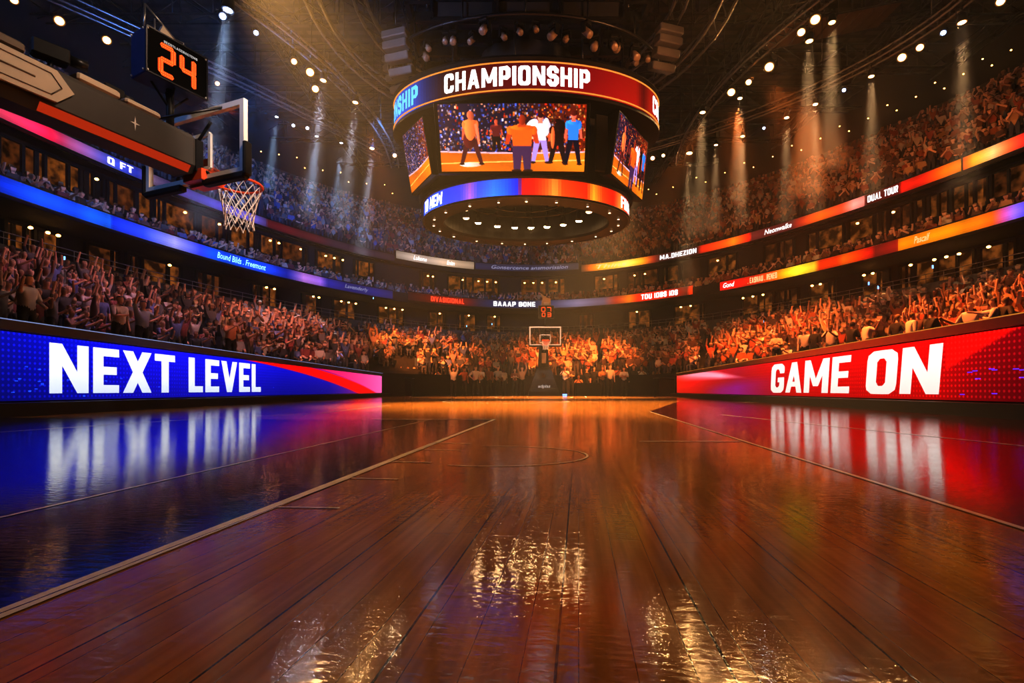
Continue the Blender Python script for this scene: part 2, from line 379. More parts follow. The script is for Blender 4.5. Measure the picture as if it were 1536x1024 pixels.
line_strip([(c0[0] + .47 * math.cos(a), c0[1] + .4 * math.sin(a)) for a in np.linspace(-2.0, 1.75, 40)], .012, M_lgrey)
line_strip([fl(0, 648), fl(300, 628), fl(474, 620), fl(585, 608)], .03, M_lgrey)
line_strip([ext(fl(1536, 794), fl(974, 617), 1.0), fl(974, 617)], .02, M_lgrey)
line_strip([ext(fl(1536, 669), fl(1082, 622), 2.6), fl(1082, 622)], .03, M_lgrey)
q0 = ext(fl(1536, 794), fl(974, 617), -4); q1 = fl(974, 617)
patch('court_paint_and_shade', [q0, (17, -4), (17, 24), (8.4, 24), q1], M_apron, .0008)  # apron paint, darkened for the dim corner, with red reflection in its colour
line_strip([fl(960, 662), fl(1112, 662)], .03, M_lgrey)
# far half: arc, lane, circle
AX = Vector((math.sin(YAW), math.cos(YAW))); RX = Vector((math.cos(YAW), -math.sin(YAW))); HB = Vector((1.6, 28.2))
def cp(u, v): q = HB + RX * u - AX * v; return (q.x, q.y)
line_strip([cp(-7.0, -1.2), cp(6.2, -1.2)], .07, M_line)
line_strip([cp(-6.6, -1.2), cp(-6.6, 2)] + [cp(6.7 * math.sin(a), 1.3 + 6.4 * math.cos(a)) for a in np.linspace(-1.4, 1.4, 40)] + [cp(6.3, 2), cp(6.1, -1.2)], .06, M_line)
line_strip([cp(-2.4, -1.2), cp(-2.4, 4.6), cp(2.4, 4.6), cp(2.4, -1.2)], .06, M_line)
line_strip([cp(1.8 * math.cos(a), 4.6 + 1.8 * math.sin(a)) for a in np.linspace(0, 6.283, 40, endpoint=False)], .05, M_line, closed=True)
line_strip([cp(-7.4, 13.6), cp(7, 13.6)], .06, M_lgrey)
line_strip([cp(1.8 * math.cos(a), 13.6 + 1.8 * math.sin(a)) for a in np.linspace(0, 6.283, 48, endpoint=False)], .06, M_lgrey, closed=True)

# ================================================================== COURTSIDE LED BOARDS
def screen_board(A, B, side, img, text, t0, t1, tz, shear, lab, letlab):
    A = Vector((*A, 0)); B = Vector((*B, 0)); d = (B - A).normalized(); L = (B - A).length
    inn = Vector((d.y, -d.x, 0)) if side == 'L' else Vector((-d.y, d.x, 0))      # towards the court
    root = thing('led_board', lab, 'advertising board', A)
    a0 = A
    def P(s, z, off=0.0):
        # s measured so that text reads left to right from the court
        q = d * s + inn * off; return Vector((q.x, q.y, z))
    mb = MB(); up = Vector((0, 0, 1))
    mid = d * (L / 2)
    # cabinet behind the screen, plinth, top cap, end post
    mb.frame_box(mid - inn * .16 + up * .62, d, inn, up, L / 2, .14, .6)
    mb.build('cabinet', M_black, root)
    mb = MB(); mb.frame_box(mid + inn * .16 + up * .085, d, inn, up, L / 2, .24, .085); mb.build('plinth', M_black, root)
    mb = MB(); mb.frame_box(mid - inn * .12 + up * 1.165, d, inn, up, L / 2 + .06, .19, .065)
    mb.build('top_cap', mat('cap_' + side, (.02, .03, .09) if side == 'L' else (.12, .012, .008), .3), root)
    mb = MB(); mb.tube([P(0, 1.237, .06), P(L, 1.237, .06)], .009); mb.build('cap_sheen', emis('cap_edge_' + side, (.35, .45, .8) if side == 'L' else (1, .38, .06), .55), root)  # sheen along the top cap, put in as a glowing line
    mb = MB()
    for s in (0, L): mb.frame_box(P(s, .62, -.06), d, inn, up, .05, .18, .62)
    mb.build('end_frame', M_black, root)
    if side == 'L': Ps = lambda s, z: P(s, z, .02); Pt = lambda s, z: P(s, z, .03)
    else: Ps = lambda s, z: P(L - s, z, .02); Pt = lambda s, z: P(L - s, z, .03)
    m = led('led_screen_' + side, 1.3, 1.9, .075)
    grid_screen('screen', img, Ps, .05, L - .05, .19, 1.085, m, root)
    ml = bpy.data.materials.new('letters_' + side); ml.use_nodes = True; nt = ml.node_tree; nt.nodes.clear()
    e = nt.nodes.new('ShaderNodeEmission'); o = nt.nodes.new('ShaderNodeOutputMaterial'); tc = nt.nodes.new('ShaderNodeTexCoord'); sp = nt.nodes.new('ShaderNodeSeparateXYZ')
    cr = nt.nodes.new('ShaderNodeValToRGB'); mr = nt.nodes.new('ShaderNodeMapRange'); mr.inputs['From Min'].default_value = .28; mr.inputs['From Max'].default_value = 1.02
    nt.links.new(tc.outputs['Object'], sp.inputs[0]); nt.links.new(sp.outputs[2], mr.inputs['Value']); nt.links.new(mr.outputs[0], cr.inputs[0])
    lo, hi = ((.62, .68, .85), (1, 1, 1)) if side == 'L' else ((1, .72, .66), (1, .93, .86))
    cr.color_ramp.elements[0].color = (*lo, 1); cr.color_ramp.elements[1].color = (*hi, 1); cr.color_ramp.elements[1].position = .75
    nt.links.new(cr.outputs[0], e.inputs[0]); e.inputs[1].default_value = .95; nt.links.new(e.outputs[0], o.inputs[0]); ml.cycles.emission_sampling = 'AUTO'
    lettering('lettering', text, Pt, t0, t1, tz[0], tz[1], ml, root, shear, .085, letlab)
    return root, P, L

# left board image: x along the board (near -> far), rows bottom -> top
LA, LB = (-6.39, 2.0), (-7.05, 28.8)
def board_img_left(nu=560, nv=60):
    L = 26.8; s = (np.arange(nu) + .5) / nu * L + 2.0; v = (np.arange(nv) + .5) / nv
    S, V = np.meshgrid(s, v)
    img = np.zeros((nv, nu, 4)); 
    base = ramp([(2, (.03, .03, .35)), (6, (.03, .04, .42)), (7.5, (.03, .04, .62)), (9, (.07, .05, .72)), (12.5, (.07, .06, .72)), (15, (.05, .04, .62)), (19, (.1, .05, .6)), (22, (.45, .1, .6)), (24, (.8, .15, .6)), (29, (.85, .35, .65))], s)
    img[..., :3] = base[None]
    img[..., :3] *= (.75 + .4 * V)[..., None]
    # red sweep: descends from the top towards the far end
    t = (S - 10.5) / (23.5 - 10.5)
    mid = 1.12 - .95 * np.clip(t, 0, 2) ** 1.9; wd = .05 + .2 * np.clip(t, 0, 1)
    sw = np.clip(1.2 - np.abs(V - mid) / wd, 0, 1) * (S > 10)
    sw = np.clip(sw * 3, 0, 1)[..., None]; red = np.array([.95, .04, .04]); img[..., :3] = img[..., :3] * (1 - sw) + red * sw
    up = np.clip((V - mid - wd * .9) * 12, 0, 1) * (S > 17)
    img[..., :3] = img[..., :3] * (1 - up[..., None]) + (np.array([.85, .18, .45]) + (S[..., None] - 22) * np.array([.01, .03, .03])) * up[..., None]
    # small bright flecks
    for k in range(26):
        i = int(abs(np.random.randn()) * .9 / L * nu + (6.6 - 2) / L * nu) if k < 20 else np.random.randint(190, nu); j = np.random.randint(3, 18 if k > 20 else 34)
        img[j, min(i, nu - 1), :3] += (.08, .22, .4)
    img[..., 3] = np.interp(s, [2, 7.3, 9, 13.5, 17], [.9, .8, .35, .18, .05])[None]
    img[..., :3] = lin(np.clip(img[..., :3], 0, 1)); return img
screen_board(LA, LB, 'L', board_img_left(), 'NEXT LEVEL', 7.18 - 2.0, 13.55 - 2.0, (.285, 1.0), 0.0,
             'long low blue LED advertising board along the left sideline reading NEXT LEVEL', 'white block letters')
RA, RB = (5.53, 2.05), (8.9, 27.6)
RLEN = math.hypot(RB[0] - RA[0], RB[1] - RA[1])
def board_img_right(nu=560, nv=60):
    # columns run far -> near (left to right as seen)
    s = (np.arange(nu) + .5) / nu * RLEN; Yd = RB[1] - s * (RB[1] - RA[1]) / RLEN; v = (np.arange(nv) + .5) / nv
    Yg, V = np.meshgrid(Yd, v); img = np.zeros((nv, nu, 4))
    st = [(2, (.2, .01, .03)), (5.5, (.32, .01, .04)), (6.7, (.55, .02, .04)), (7.6, (.8, .03, .03)), (12, (.82, .03, .04)), (14.5, (.7, .03, .06)), (17, (.6, .05, .15)), (20, (.7, .06, .1)), (24, (.9, .05, .05)), (28, (.95, .12, .05))]
    img[..., :3] = ramp(st, Yd)[None]; img[..., :3] *= (1.05 - .3 * (1 - V))[..., None]
    # bright red top wedge near the camera end
    wdg = np.clip((V - (.62 + (6.9 - Yg) * .42)) * 14, 0, 1) * (Yg < 7.3); img[..., :3] = img[..., :3] * (1 - wdg[..., None]) + np.array([.92, .04, .03]) * wdg[..., None]
    # pale and violet sweeps at the far end
    t = (Yg - 14) / 12; lo = .85 - .75 * np.clip(1 - t, 0, 1); 
    vio = np.clip((.75 - .55 * t - V) * 3, 0, 1) * np.interp(Yg, [13, 17, 19, 22], [0, 1, .8, 0]); img[..., :3] = img[..., :3] * (1 - .6 * vio[..., None]) + .6 * np.array([.5, .08, .6]) * vio[..., None]
    pale = np.clip(1.3 - np.abs(V - (.95 - .055 * (22.5 - Yg))) / (.02 + .04 * np.clip(Yg - 16, 0, 10)), 0, 1) * (Yg > 16) * np.interp(Yg, [16, 19, 24, 28], [0, .9, .8, .3])
    img[..., :3] = img[..., :3] * (1 - pale[..., None]) + np.array([1, .62, .7]) * pale[..., None]
    for k in range(11):
        i = nu - 1 - int((random.choice([5.9, 6.3, 6.6]) + random.random() * .5 - 2) / 25.5 * nu); j = random.choice([5, 6, 24, 25, 26, 27, 19]); img[j, max(0, i - 1):i + 1, :3] = (.42, .16, .8)
    img[..., 3] = np.interp(Yd, [2, 7, 8, 12, 18], [1, .9, .3, .2, .0])[None]
    img[..., :3] = lin(np.clip(img[..., :3], 0, 1)); return img
ks = RLEN / (RB[1] - RA[1])
screen_board(RA, RB, 'R', board_img_right(), 'GAME ON', (RB[1] - 14.0) * ks, (RB[1] - 7.45) * ks, (.27, 1.01), .07,
             'long low red LED advertising board along the right sideline reading GAME ON', 'white block letters')

# ================================================================== ARENA BOWL
EC = (1.5, 12.0)
def ell(a, b, t, z): return Vector((EC[0] + a * math.cos(t), EC[1] + b * math.sin(t), z))
TS = np.linspace(R(-22), R(202), 113)
def band(mb, lo, hi, m=0, ts=TS):     # lo, hi = (a, b, z)
    mb.loft([[ell(lo[0], lo[1], t, lo[2]) for t in ts], [ell(hi[0], hi[1], t, hi[2]) for t in ts]], m, closed=False)
def steps(name, i0, i1, n):
    mb = MB(); rows = []
    for k in range(n):
        f0, f1 = k / n, (k + 1) / n
        a0, b0 = i0[0] + (i1[0] - i0[0]) * f0, i0[1] + (i1[1] - i0[1]) * f0
        a1, b1 = i0[0] + (i1[0] - i0[0]) * f1, i0[1] + (i1[1] - i0[1]) * f1
        z0 = i0[2] + (i1[2] - i0[2]) * f0; z1 = i0[2] + (i1[2] - i0[2]) * f1
        band(mb, (a0, b0, z0), (a1, b1, z0)); band(mb, (a1, b1, z0), (a1, b1, z1))
        rows.append(((a0 + a1) / 2, (b0 + b1) / 2, z0))
    mb.build(name, M_step, kind='structure'); return rows
LOW = ((13.4, 22.3, 1.3), (18.7, 31.2, 4.1)); MID = ((20.9, 33.9, 7.7), (22.3, 35.3, 8.4)); UPP = ((22.8, 36.3, 11.75), (31, 45, 18.6))
low_rows = steps('trim_lower_stand', LOW[0], LOW[1], 15)
mid_rows = steps('trim_middle_stand', MID[0], MID[1], 2)
upp_rows = steps('trim_upper_stand', UPP[0], UPP[1], 14)
mb = MB(); band(mb, (12.4, 21.3, 0), (12.4, 21.3, 1.25)); band(mb, (12.4, 21.3, 1.25), (13.4, 22.3, 1.25)); band(mb, (13.4, 22.3, 1.25), (13.4, 22.3, 1.3)); mb.build('trim_front', M_black, kind='structure')
mb = MB(); band(mb, (18.7, 31.2, 4.1), (18.72, 31.22, 5.2)); band(mb, (18.72, 31.22, 5.2), (18.95, 31.5, 5.2)); mb.build('trim_parapet', M_conc, kind='structure')
mb = MB()
for z in (5.45, 5.65): mb.tube([ell(18.85, 31.35, t, z) for t in TS], .018, 4)
for t in np.linspace(R(-22), R(202), 150): mb.tube([ell(18.85, 31.35, t, 5.15), ell(18.85, 31.35, t, 5.66)], .015, 4)
mb.build('trim_handrail', M_chrome, kind='structure')
mb = MB(); band(mb, (18.9, 31.4, 4.9), (23, 36, 4.9)); band(mb, (23, 36, 4.9), (23, 36, 8.1)); mb.build('wall_concourse', M_dark, kind='structure')
mb = MB(); band(mb, (20.7, 33.7, 7.45), (23, 36, 7.45)); band(mb, (20.7, 33.7, 7.45), (20.7, 33.7, 8.2)); band(mb, (20.7, 33.7, 8.2), (20.9, 33.9, 8.2)); band(mb, (20.9, 33.9, 8.2), (20.9, 33.9, 7.7)); mb.build('trim_middle', M_dark, kind='structure')
mb = MB(); band(mb, (23.4, 36.5, 8.3), (23.4, 36.5, 11.2)); band(mb, (22.3, 35.3, 8.4), (23.4, 36.5, 8.4)); mb.build('wall_suites', M_dark, kind='structure')
mb = MB(); band(mb, (22.6, 36.1, 11.0), (23.5, 36.6, 11.05)); band(mb, (22.6, 36.1, 11.05), (22.6, 36.1, 11.8)); band(mb, (22.6, 36.1, 11.8), (22.8, 36.3, 11.75)); mb.build('trim_upper', M_dark, kind='structure')
mb = MB(); band(mb, (31, 45, 18.6), (31.2, 45.2, 19.5)); band(mb, (31.2, 45.2, 19.5), (32.6, 46.6, 19.6)); mb.build('trim_rim', M_conc, kind='structure')
mb = MB(); band(mb, (32.6, 46.6, 19.4), (33.5, 47.5, 27)); mb.build('wall_back', M_dark, kind='structure')

# ribbon displays: colour along the ribbon given by where it is seen
RB_B = (20.5, 33.5); RB_A = (22.4, 35.9)
def px_of(ab, t, z=8): q = ell(ab[0], ab[1], t, z); return HX + F * q.x / q.y
def t_of(ab, px):
    lo, hi = R(-5), R(185)
    for _ in range(60):
        m = (lo + hi) / 2
        if ell(*ab, m, 0).y <= 1 or px_of(ab, m) > px: lo = m
        else: hi = m
    return (lo + hi) / 2
M_rib = led('ribbon_led', 1.15, 0)
M_wl = emis('ribbon_letters_white', (1, .96, .95), 1.5); M_rl = emis('ribbon_letters_red', (1, .05, .02), 1.6)
M_cl = emis('ribbon_letters_cyan', (.35, .8, 1), 1.4); M_dl = emis('ribbon_letters_dim', (.3, .32, .5), .8); M_ol = emis('ribbon_letters_amber', (1, .62, .3), 1.0)
def ribbon(ab, px0, px1, zc, hz, stops, lab, texts=(), seed=0):
    ta, tb = t_of(ab, px0), t_of(ab, px1)      # ta > tb
    root = thing('ribbon_display', lab, 'ribbon screen', ell(*ab, (ta + tb) / 2, zc))
    o0 = root.location
    n = max(24, int(abs(px1 - px0) / 2.5)); pxs = px0 + (np.arange(n) + .5) / n * (px1 - px0)
    tt = np.array([t_of(ab, p) for p in np.linspace(px0, px1, n + 1)])
    def P(s, z, off=.0):
        t = float(np.interp(s, np.arange(n + 1) / n, tt)); return ell(ab[0] - off, ab[1] - off, t, z) - o0
    nv = 6; c = ramp(stops, pxs); c = c * (.86 + .28 * noise1(n, max(3, n // 9), seed))[:, None]
    img = np.ones((nv, n, 4)); v = (np.arange(nv) + .5) / nv
    img[..., :3] = lin(np.clip(c[None] * (1.06 - .22 * np.abs(v - .5) * 2)[:, None, None], 0, 1))
    grid_screen('screen', img, lambda s, z: P(s, z, .02), 0, 1, zc - hz, zc + hz, M_rib, root)
    mb = MB(); ss = np.linspace(0, 1, n + 1)
    for zz in (zc - hz - .04, zc + hz + .03):
        mb.loft([[P(s, zz - .03, .05) for s in ss], [P(s, zz + .03, .05) for s in ss], [P(s, zz + .03, -.05) for s in ss]], closed=False)
    mb.build('frame', M_steel, root)
    for (kind, tx, a, b, m) in texts:
        s0, s1 = (a - px0) / (px1 - px0), (b - px0) / (px1 - px0)
        f = lettering if kind == 'b' else script_text
        kw = dict(gap=.12) if kind == 'b' else {}
        f('lettering', tx, lambda s, z: P(s, z, .06), s0, s1, zc - hz * (.62 if kind == 'b' else .55), zc + hz * (.62 if kind == 'b' else .6), m, root, **kw)
    return root
zB, zA = 7.83, 11.4
ribbon(RB_B, -160, 589, zB, .31, [(-160, (.05, .1, .5)), (0, (.06, .2, .8)), (60, (.12, .35, 1)), (100, (.1, .3, .95)), (165, (.1, .4, .98)), (168, (.08, .2, .85)), (215, (.2, .3, .95)), (262, (.68, .66, 1)), (300, (.2, .25, .85)), (320, (.05, .3, .9)), (400, (.05, .25, .85)), (430, (.1, .15, .65)), (455, (.75, .5, .9)), (480, (.6, .4, .85)), (492, (.12, .12, .5)), (589, (.1, .12, .35))],
       'blue and lavender ribbon screen along the left side, the lower of the two ribbons', [('s', 'Bound Bilds . Freemont', 325, 398, M_cl), ('s', 'Lavenderly', 517, 552, M_dl)], 1)
ribbon(RB_B, 612, 1039, zB + .12, .33, [(612, (.16, .06, .1)), (635, (.3, .05, .06)), (650, (.42, .04, .04)), (695, (.45, .04, .05)), (720, (.16, .12, .22)), (740, (.1, .15, .32)), (805, (.12, .16, .3)), (830, (.22, .23, .36)), (865, (.42, .4, .52)), (905, (.4, .33, .42)), (925, (.65, .18, .1)), (944, (1, .5, .08)), (957, (.95, .15, .03)), (985, (.85, .13, .04)), (1012, (.7, .14, .06)), (1030, (.4, .14, .09)), (1036, (1, .2, .02)), (1039, (1, .2, .02))],
       'straight-on ribbon screen behind the far hoop, its right end red', [('b', 'DIVASIGIONAL', 646, 696, M_rl), ('b', 'BAAAP BONE', 740, 803, M_wl), ('b', 'TOU IDBS IOS', 962, 1017, M_wl)], 2)
ribbon(RB_B, 1080, 1700, zB, .31, [(1080, (.9, .04, .05)), (1108, (.9, .08, .05)), (1125, (.85, .14, .05)), (1160, (.95, .35, .05)), (1178, (1, .65, .1)), (1195, (1, .85, .2)), (1222, (1, .8, .18)), (1230, (.95, .2, .03)), (1255, (.95, .22, .04)), (1265, (1, .42, .08)), (1285, (.95, .25, .04)), (1308, (.88, .08, .04)), (1313, (.5, .1, .07)), (1346, (.6, .1, .06)), (1349, (1, .5, .04)), (1440, (1, .55, .06)), (1488, (1, .42, .08)), (1505, (.92, .35, .65)), (1522, (.65, .45, 1)), (1545, (.3, .3, 1)), (1700, (.2, .2, .8))],
       'red and amber ribbon screen along the right side, the lower of the two ribbons', [('s', 'Gond', 1085, 1102, M_wl), ('b', '. EASNAU . RENEO', 1122, 1166, M_ol), ('s', 'Pascalf', 1372, 1396, M_ol)], 3)
ribbon(RB_A, -160, 592, zA, .27, [(-160, (.8, .2, .3)), (0, (.9, .28, .42)), (50, (.98, .2, .42)), (75, (.95, .12, .3)), (105, (.62, .3, .5)), (140, (.45, .33, .62)), (165, (.3, .35, .85)), (205, (.2, .25, .75)), (230, (.55, .42, .55)), (265, (.3, .25, .5)), (300, (.25, .22, .6)), (385, (.4, .35, .75)), (398, (.32, .24, .5)), (402, (.36, .1, .14)), (470, (.3, .1, .14)), (500, (.2, .12, .2)), (592, (.16, .13, .2))],
       'pink fading to violet ribbon screen along the left side, the upper of the two ribbons', [('b', 'Q FT', 160, 199, M_wl)], 4)
ribbon(RB_A, 594, 711, zA + .35, .33, [(594, (.55, .5, .47)), (640, (.7, .62, .58)), (680, (.72, .6, .5)), (711, (.55, .47, .4))], 'pale grey ribbon screen below the upper crowd, left of the far hoop', [('s', 'Lukone', 620, 640, M_wl), ('s', 'Enim', 670, 682, M_wl)], 5)
ribbon(RB_A, 713, 868, zA + .35, .3, [(713, (.1, .12, .24)), (790, (.13, .14, .26)), (868, (.2, .18, .22))], 'dim dark blue ribbon screen high behind the far hoop', [('s', 'Gonsercence ansmorission', 737, 852, M_dl)], 6)
ribbon(RB_A, 872, 1442, zA + .1, .31, [(872, (.35, .2, .15)), (886, (.9, .4, .06)), (905, (1, .68, .16)), (940, (1, .86, .4)), (962, (1, .6, .12)), (980, (.6, .18, .1)), (990, (.28, .12, .12)), (1046, (.3, .12, .12)), (1052, (.92, .16, .05)), (1090, (1, .36, .08)), (1100, (1, .5, .1)), (1124, (.9, .12, .05)), (1128, (.4, .14, .12)), (1188, (.42, .14, .14)), (1196, (.62, .15, .1)), (1232, (1, .42, .1)), (1262, (.92, .3, .16)), (1280, (.98, .55, .5)), (1296, (.95, .55, .5)), (1299, (.32, .05, .04)), (1349, (.34, .05, .04)), (1353, (.85, .1, .05)), (1385, (.88, .14, .06)), (1410, (.98, .36, .06)), (1442, (1, .55, .1))],
       'red and amber ribbon screen along the right side, the upper of the two ribbons', [('b', 'MA.DHEZION', 990, 1045, M_wl), ('s', 'Neonwalke', 1147, 1188, M_wl), ('b', 'DUAL TOUR', 1302, 1348, M_wl), ('s', 'Thins', 894, 940, M_ol)], 7)
ribbon(RB_A, 1445, 1700, zA + .1, .31, [(1445, (.95, .3, .05)), (1460, (1, .6, .15)), (1490, (1, .72, .45)), (1515, (1, .4, .2)), (1536, (.98, .2, .15)), (1700, (.9, .1, .1))], 'orange ribbon screen at the far right end of the upper ribbon', [], 8)

# suites and concourse rooms behind the ribbons: lit openings in the wall
def room_mat(name, col, st):
    m = emis(name, col, st); nt = m.node_tree; N = nt.nodes.new; e = next(n for n in nt.nodes if n.type == 'EMISSION')
    tc = N('ShaderNodeTexCoord'); nz = N('ShaderNodeTexNoise'); nz.inputs['Scale'].default_value = 1.9; nz.inputs['Detail'].default_value = 3; nt.links.new(tc.outputs['Object'], nz.inputs['Vector'])
    mr = N('ShaderNodeMapRange'); mr.inputs['From Min'].default_value = .42; mr.inputs['From Max'].default_value = .68; mr.inputs['To Min'].default_value = st * .08; mr.inputs['To Max'].default_value = st * 1.5; nt.links.new(nz.outputs['Fac'], mr.inputs['Value'])
    nt.links.new(mr.outputs[0], e.inputs['Strength']); return m
M_warm = room_mat('warm_room', (1, .30, .05), .17); M_warm2 = room_mat('warm_room_dim', (.9, .25, .05), .10); M_bulb = emis('warm_bulb', (1, .45, .1), 12.0)
wn = 0; lampn = 0; roomrs = random.Random(3)
lamp_me = MB(); lamp_me.ball((0, 0, 0), .085, 8, 5, sc=(1, 1, .7)); lamp_me.tube([(0, 0, .06), (0, 0, .28)], .015, 5, 1)
lamp0 = lamp_me.build('pendant_lamp', [M_bulb, M_black]); lamp_used = False
def lamp(p, lab, grp, s=1.0, m=None):
    global lamp_used
    o = lamp0 if not lamp_used else lamp0.copy()
    if lamp_used: COL.objects.link(o)
    lamp_used = True; o.location = p; o.scale = (s, s, s); tag(o, lab, 'lamp', grp); return o
def room(ab, t, z0, z1, w, m, seed):
    """a lit opening in the wall: warm back panel, dark mullions, a counter"""
    global wn
    rs = random.Random(seed); wn += 1
    c = ell(*ab, t, 0); tg = (ell(*ab, t + .01, 0) - ell(*ab, t - .01, 0)).normalized(); nr = Vector((EC[0], EC[1], 0)) - c; nr = (nr - tg * nr.dot(tg)).normalized()
    root = empty('window_%d' % wn, c); root['kind'] = 'structure'; up = Vector((0, 0, 1))
    mb = MB(); mb.frame_box(nr * .06 + up * (z0 + z1) / 2, tg, nr, up, w / 2, .02, (z1 - z0) / 2); mb.build('glass', m, root)
    mb = MB()
    for s in (-1, 1): mb.frame_box(nr * .14 + tg * s * w / 2 + up * (z0 + z1) / 2, tg, nr, up, .06, .1, (z1 - z0) / 2 + .06)
    for zz in (z0 - .03, z1 + .03): mb.frame_box(nr * .14 + up * zz, tg, nr, up, w / 2, .1, .05)
    for k in range(rs.randint(1, 3)): mb.frame_box(nr * .12 + tg * (rs.random() - .5) * w * .8 + up * (z0 + z1) / 2, tg, nr, up, .03 + .1 * rs.random(), .05, (z1 - z0) / 2)
    mb.frame_box(nr * .13 + tg * (rs.random() - .5) * w * .3 + up * (z0 + .12), tg, nr, up, w * .3, .05, .13)
    mb.build('window_frame', M_black, root)
    return c, tg, nr
CB = (22.9, 35.9); SB = (23.3, 36.4)
for i, (px, w_, two) in enumerate([(25, 1.1, 1), (60, 1.3, 2), (150, 1.5, 0), (195, .5, 0), (240, 2.2, 1), (310, 1.6, 0), (395, 1.9, 2), (465, 1.5, 2), (515, 2.0, 3), (585, 2.4, 3), (655, 1.6, 1), (700, 1.6, 1), (740, 1.3, 1), (880, 1.3, 0), (960, 2.0, 1), (1035, 2.6, 2), (1138, 2.4, 3), (1185, 1.4, 0), (1235, 1.7, 2), (1315, 1.6, 2), (1380, 1.9, 1), (1435, 1.8, 3), (1500, 1.5, 1)]):
    t = t_of(CB, px); c, tg, nr = room(CB, t, 5.7, 7.2, w_, M_warm if two else M_warm2, i)
    side = 'left' if px < 600 else ('far end' if px < 1060 else 'right')
    for k in range(two):
        lamp(c + nr * .7 + tg * (k - (two - 1) / 2) * w_ * .32 + Vector((0, 0, 7.05)), 'small warm hanging lamp glowing under the lower ribbon screen along the %s sideline' % side if side != 'far end' else 'small warm hanging lamp glowing under the ribbon screen behind the far hoop', 'lamps under the lower ribbon ' + side, 1.0)
for i, (px, w_, two) in enumerate([(20, 2.2, 0), (75, 2.4, 0), (125, 1.6, 1), (170, 2.2, 0), (222, 1.6, 0), (262, 2.6, 1), (315, 2.2, 1), (365, 2.2, 0), (400, 2.0, 2), (440, 2.2, 1), (492, 2.2, 3), (545, 1.8, 0), (640, 1.4, 2), (690, 2.4, 1), (728, 2.4, 3), (800, 2.4, 3), (835, 1.6, 1), (910, 2.2, 1), (965, 2.8, 2), (1010, 1.6, 0), (1085, 2.4, 1), (1170, 2.2, 0), (1240, 2.4, 0), (1300, 2.0, 1), (1355, 2.4, 1), (1400, 2.0, 0), (1450, 2.4, 0), (1505, 2.2, 0)]):
    t = t_of(SB, px); c, tg, nr = room(SB, t, 9.3, 10.75, w_, M_warm if (i % 3) else M_warm2, i + 50)
    side = 'left' if px < 600 else ('far' if px < 1060 else 'right')
    for k in range(two):
        lamp(c + nr * .8 + tg * (k - (two - 1) / 2) * w_ * .34 + Vector((0, 0, 10.3)), 'small warm lamp glowing between the two ribbon screens on the %s side' % side, 'lamps between the ribbons ' + side, 1.0)
# tiny amber lamps in a row above the upper stand
for k, px in enumerate(list(range(395, 600, 22)) + [930, 968, 990, 1010] + list(range(1040, 1536, 24))):
    ab = (32.9, 46.9); t = t_of(ab, px + (k % 3) * 5 - 5); p = ell(*ab, t, 21.0 + .35 * ((k * 7) % 3))
    nr = (Vector((EC[0], EC[1], p.z)) - p).normalized()
    side = 'left' if px < 700 else 'right'
    o = lamp(p + nr * .5, 'tiny amber lamp in the row above the concrete rim, %s side' % side, 'amber lamps above the rim ' + side, .62)

# ================================================================== ROOF
CEIL = 25.0
def roof_mat():
    m = bpy.data.materials.new('roof_deck'); m.use_nodes = True; nt = m.node_tree; b = nt.nodes['Principled BSDF']; b.inputs['Roughness'].default_value = .8
    tc = nt.nodes.new('ShaderNodeTexCoord'); br = nt.nodes.new('ShaderNodeTexBrick'); br.inputs['Scale'].default_value = .35; br.inputs['Color1'].default_value = (.04, .034, .03, 1); br.inputs['Color2'].default_value = (.02, .018, .017, 1); br.inputs['Mortar'].default_value = (.004, .004, .004, 1); br.inputs['Mortar Size'].default_value = .06
    nt.links.new(tc.outputs['Object'], br.inputs['Vector']); nt.links.new(br.outputs['Color'], b.inputs['Base Color']); return m
mb = MB(); mb.add([(-36, -6, CEIL), (40, -6, CEIL), (40, 64, CEIL), (-36, 64, CEIL)], [(3, 2, 1, 0)]); mb.build('ceiling', roof_mat(), kind='structure')
def truss(p, q, h, w_, n, r=.05):
    """box lattice girder"""
    mb = MB(); p, q = Vector(p), Vector(q); d = (q - p); u = d.cross(Vector((0, 0, 1))).normalized() * w_ / 2; up = Vector((0, 0, h / 2))
    for a in (u + up, u - up, -u + up, -u - up): mb.tube([p + a, q + a], r, 4)
    for k in range(n):
        a, b = p + d * (k / n), p + d * ((k + 1) / n)
        for s in (1, -1):
            e = u * s
            mb.tube([a + e - up, b + e + up] if k % 2 else [a + e + up, b + e - up], r * .6, 4); mb.tube([b + e - up, b + e + up], r * .6, 4)
        mb.tube([b - u - up, b + u - up], r * .6, 4); mb.tube([a - u - up, b + u - up], r * .6, 4)
    return mb
for k, y in enumerate((26, 31, 36, 41, 46, 51)):
    truss((-30, y, 23.6), (33, y, 23.6), 1.6, .8, 26, .07).build('trim_roof_girder', M_steel, kind='structure')
for x in (-24, -15, -6, 6, 15, 24, 30):
    truss((x, 4, 22.8), (x, 60, 22.8), .9, .6, 24, .06).build('trim_roof_girder', M_steel, kind='structure')
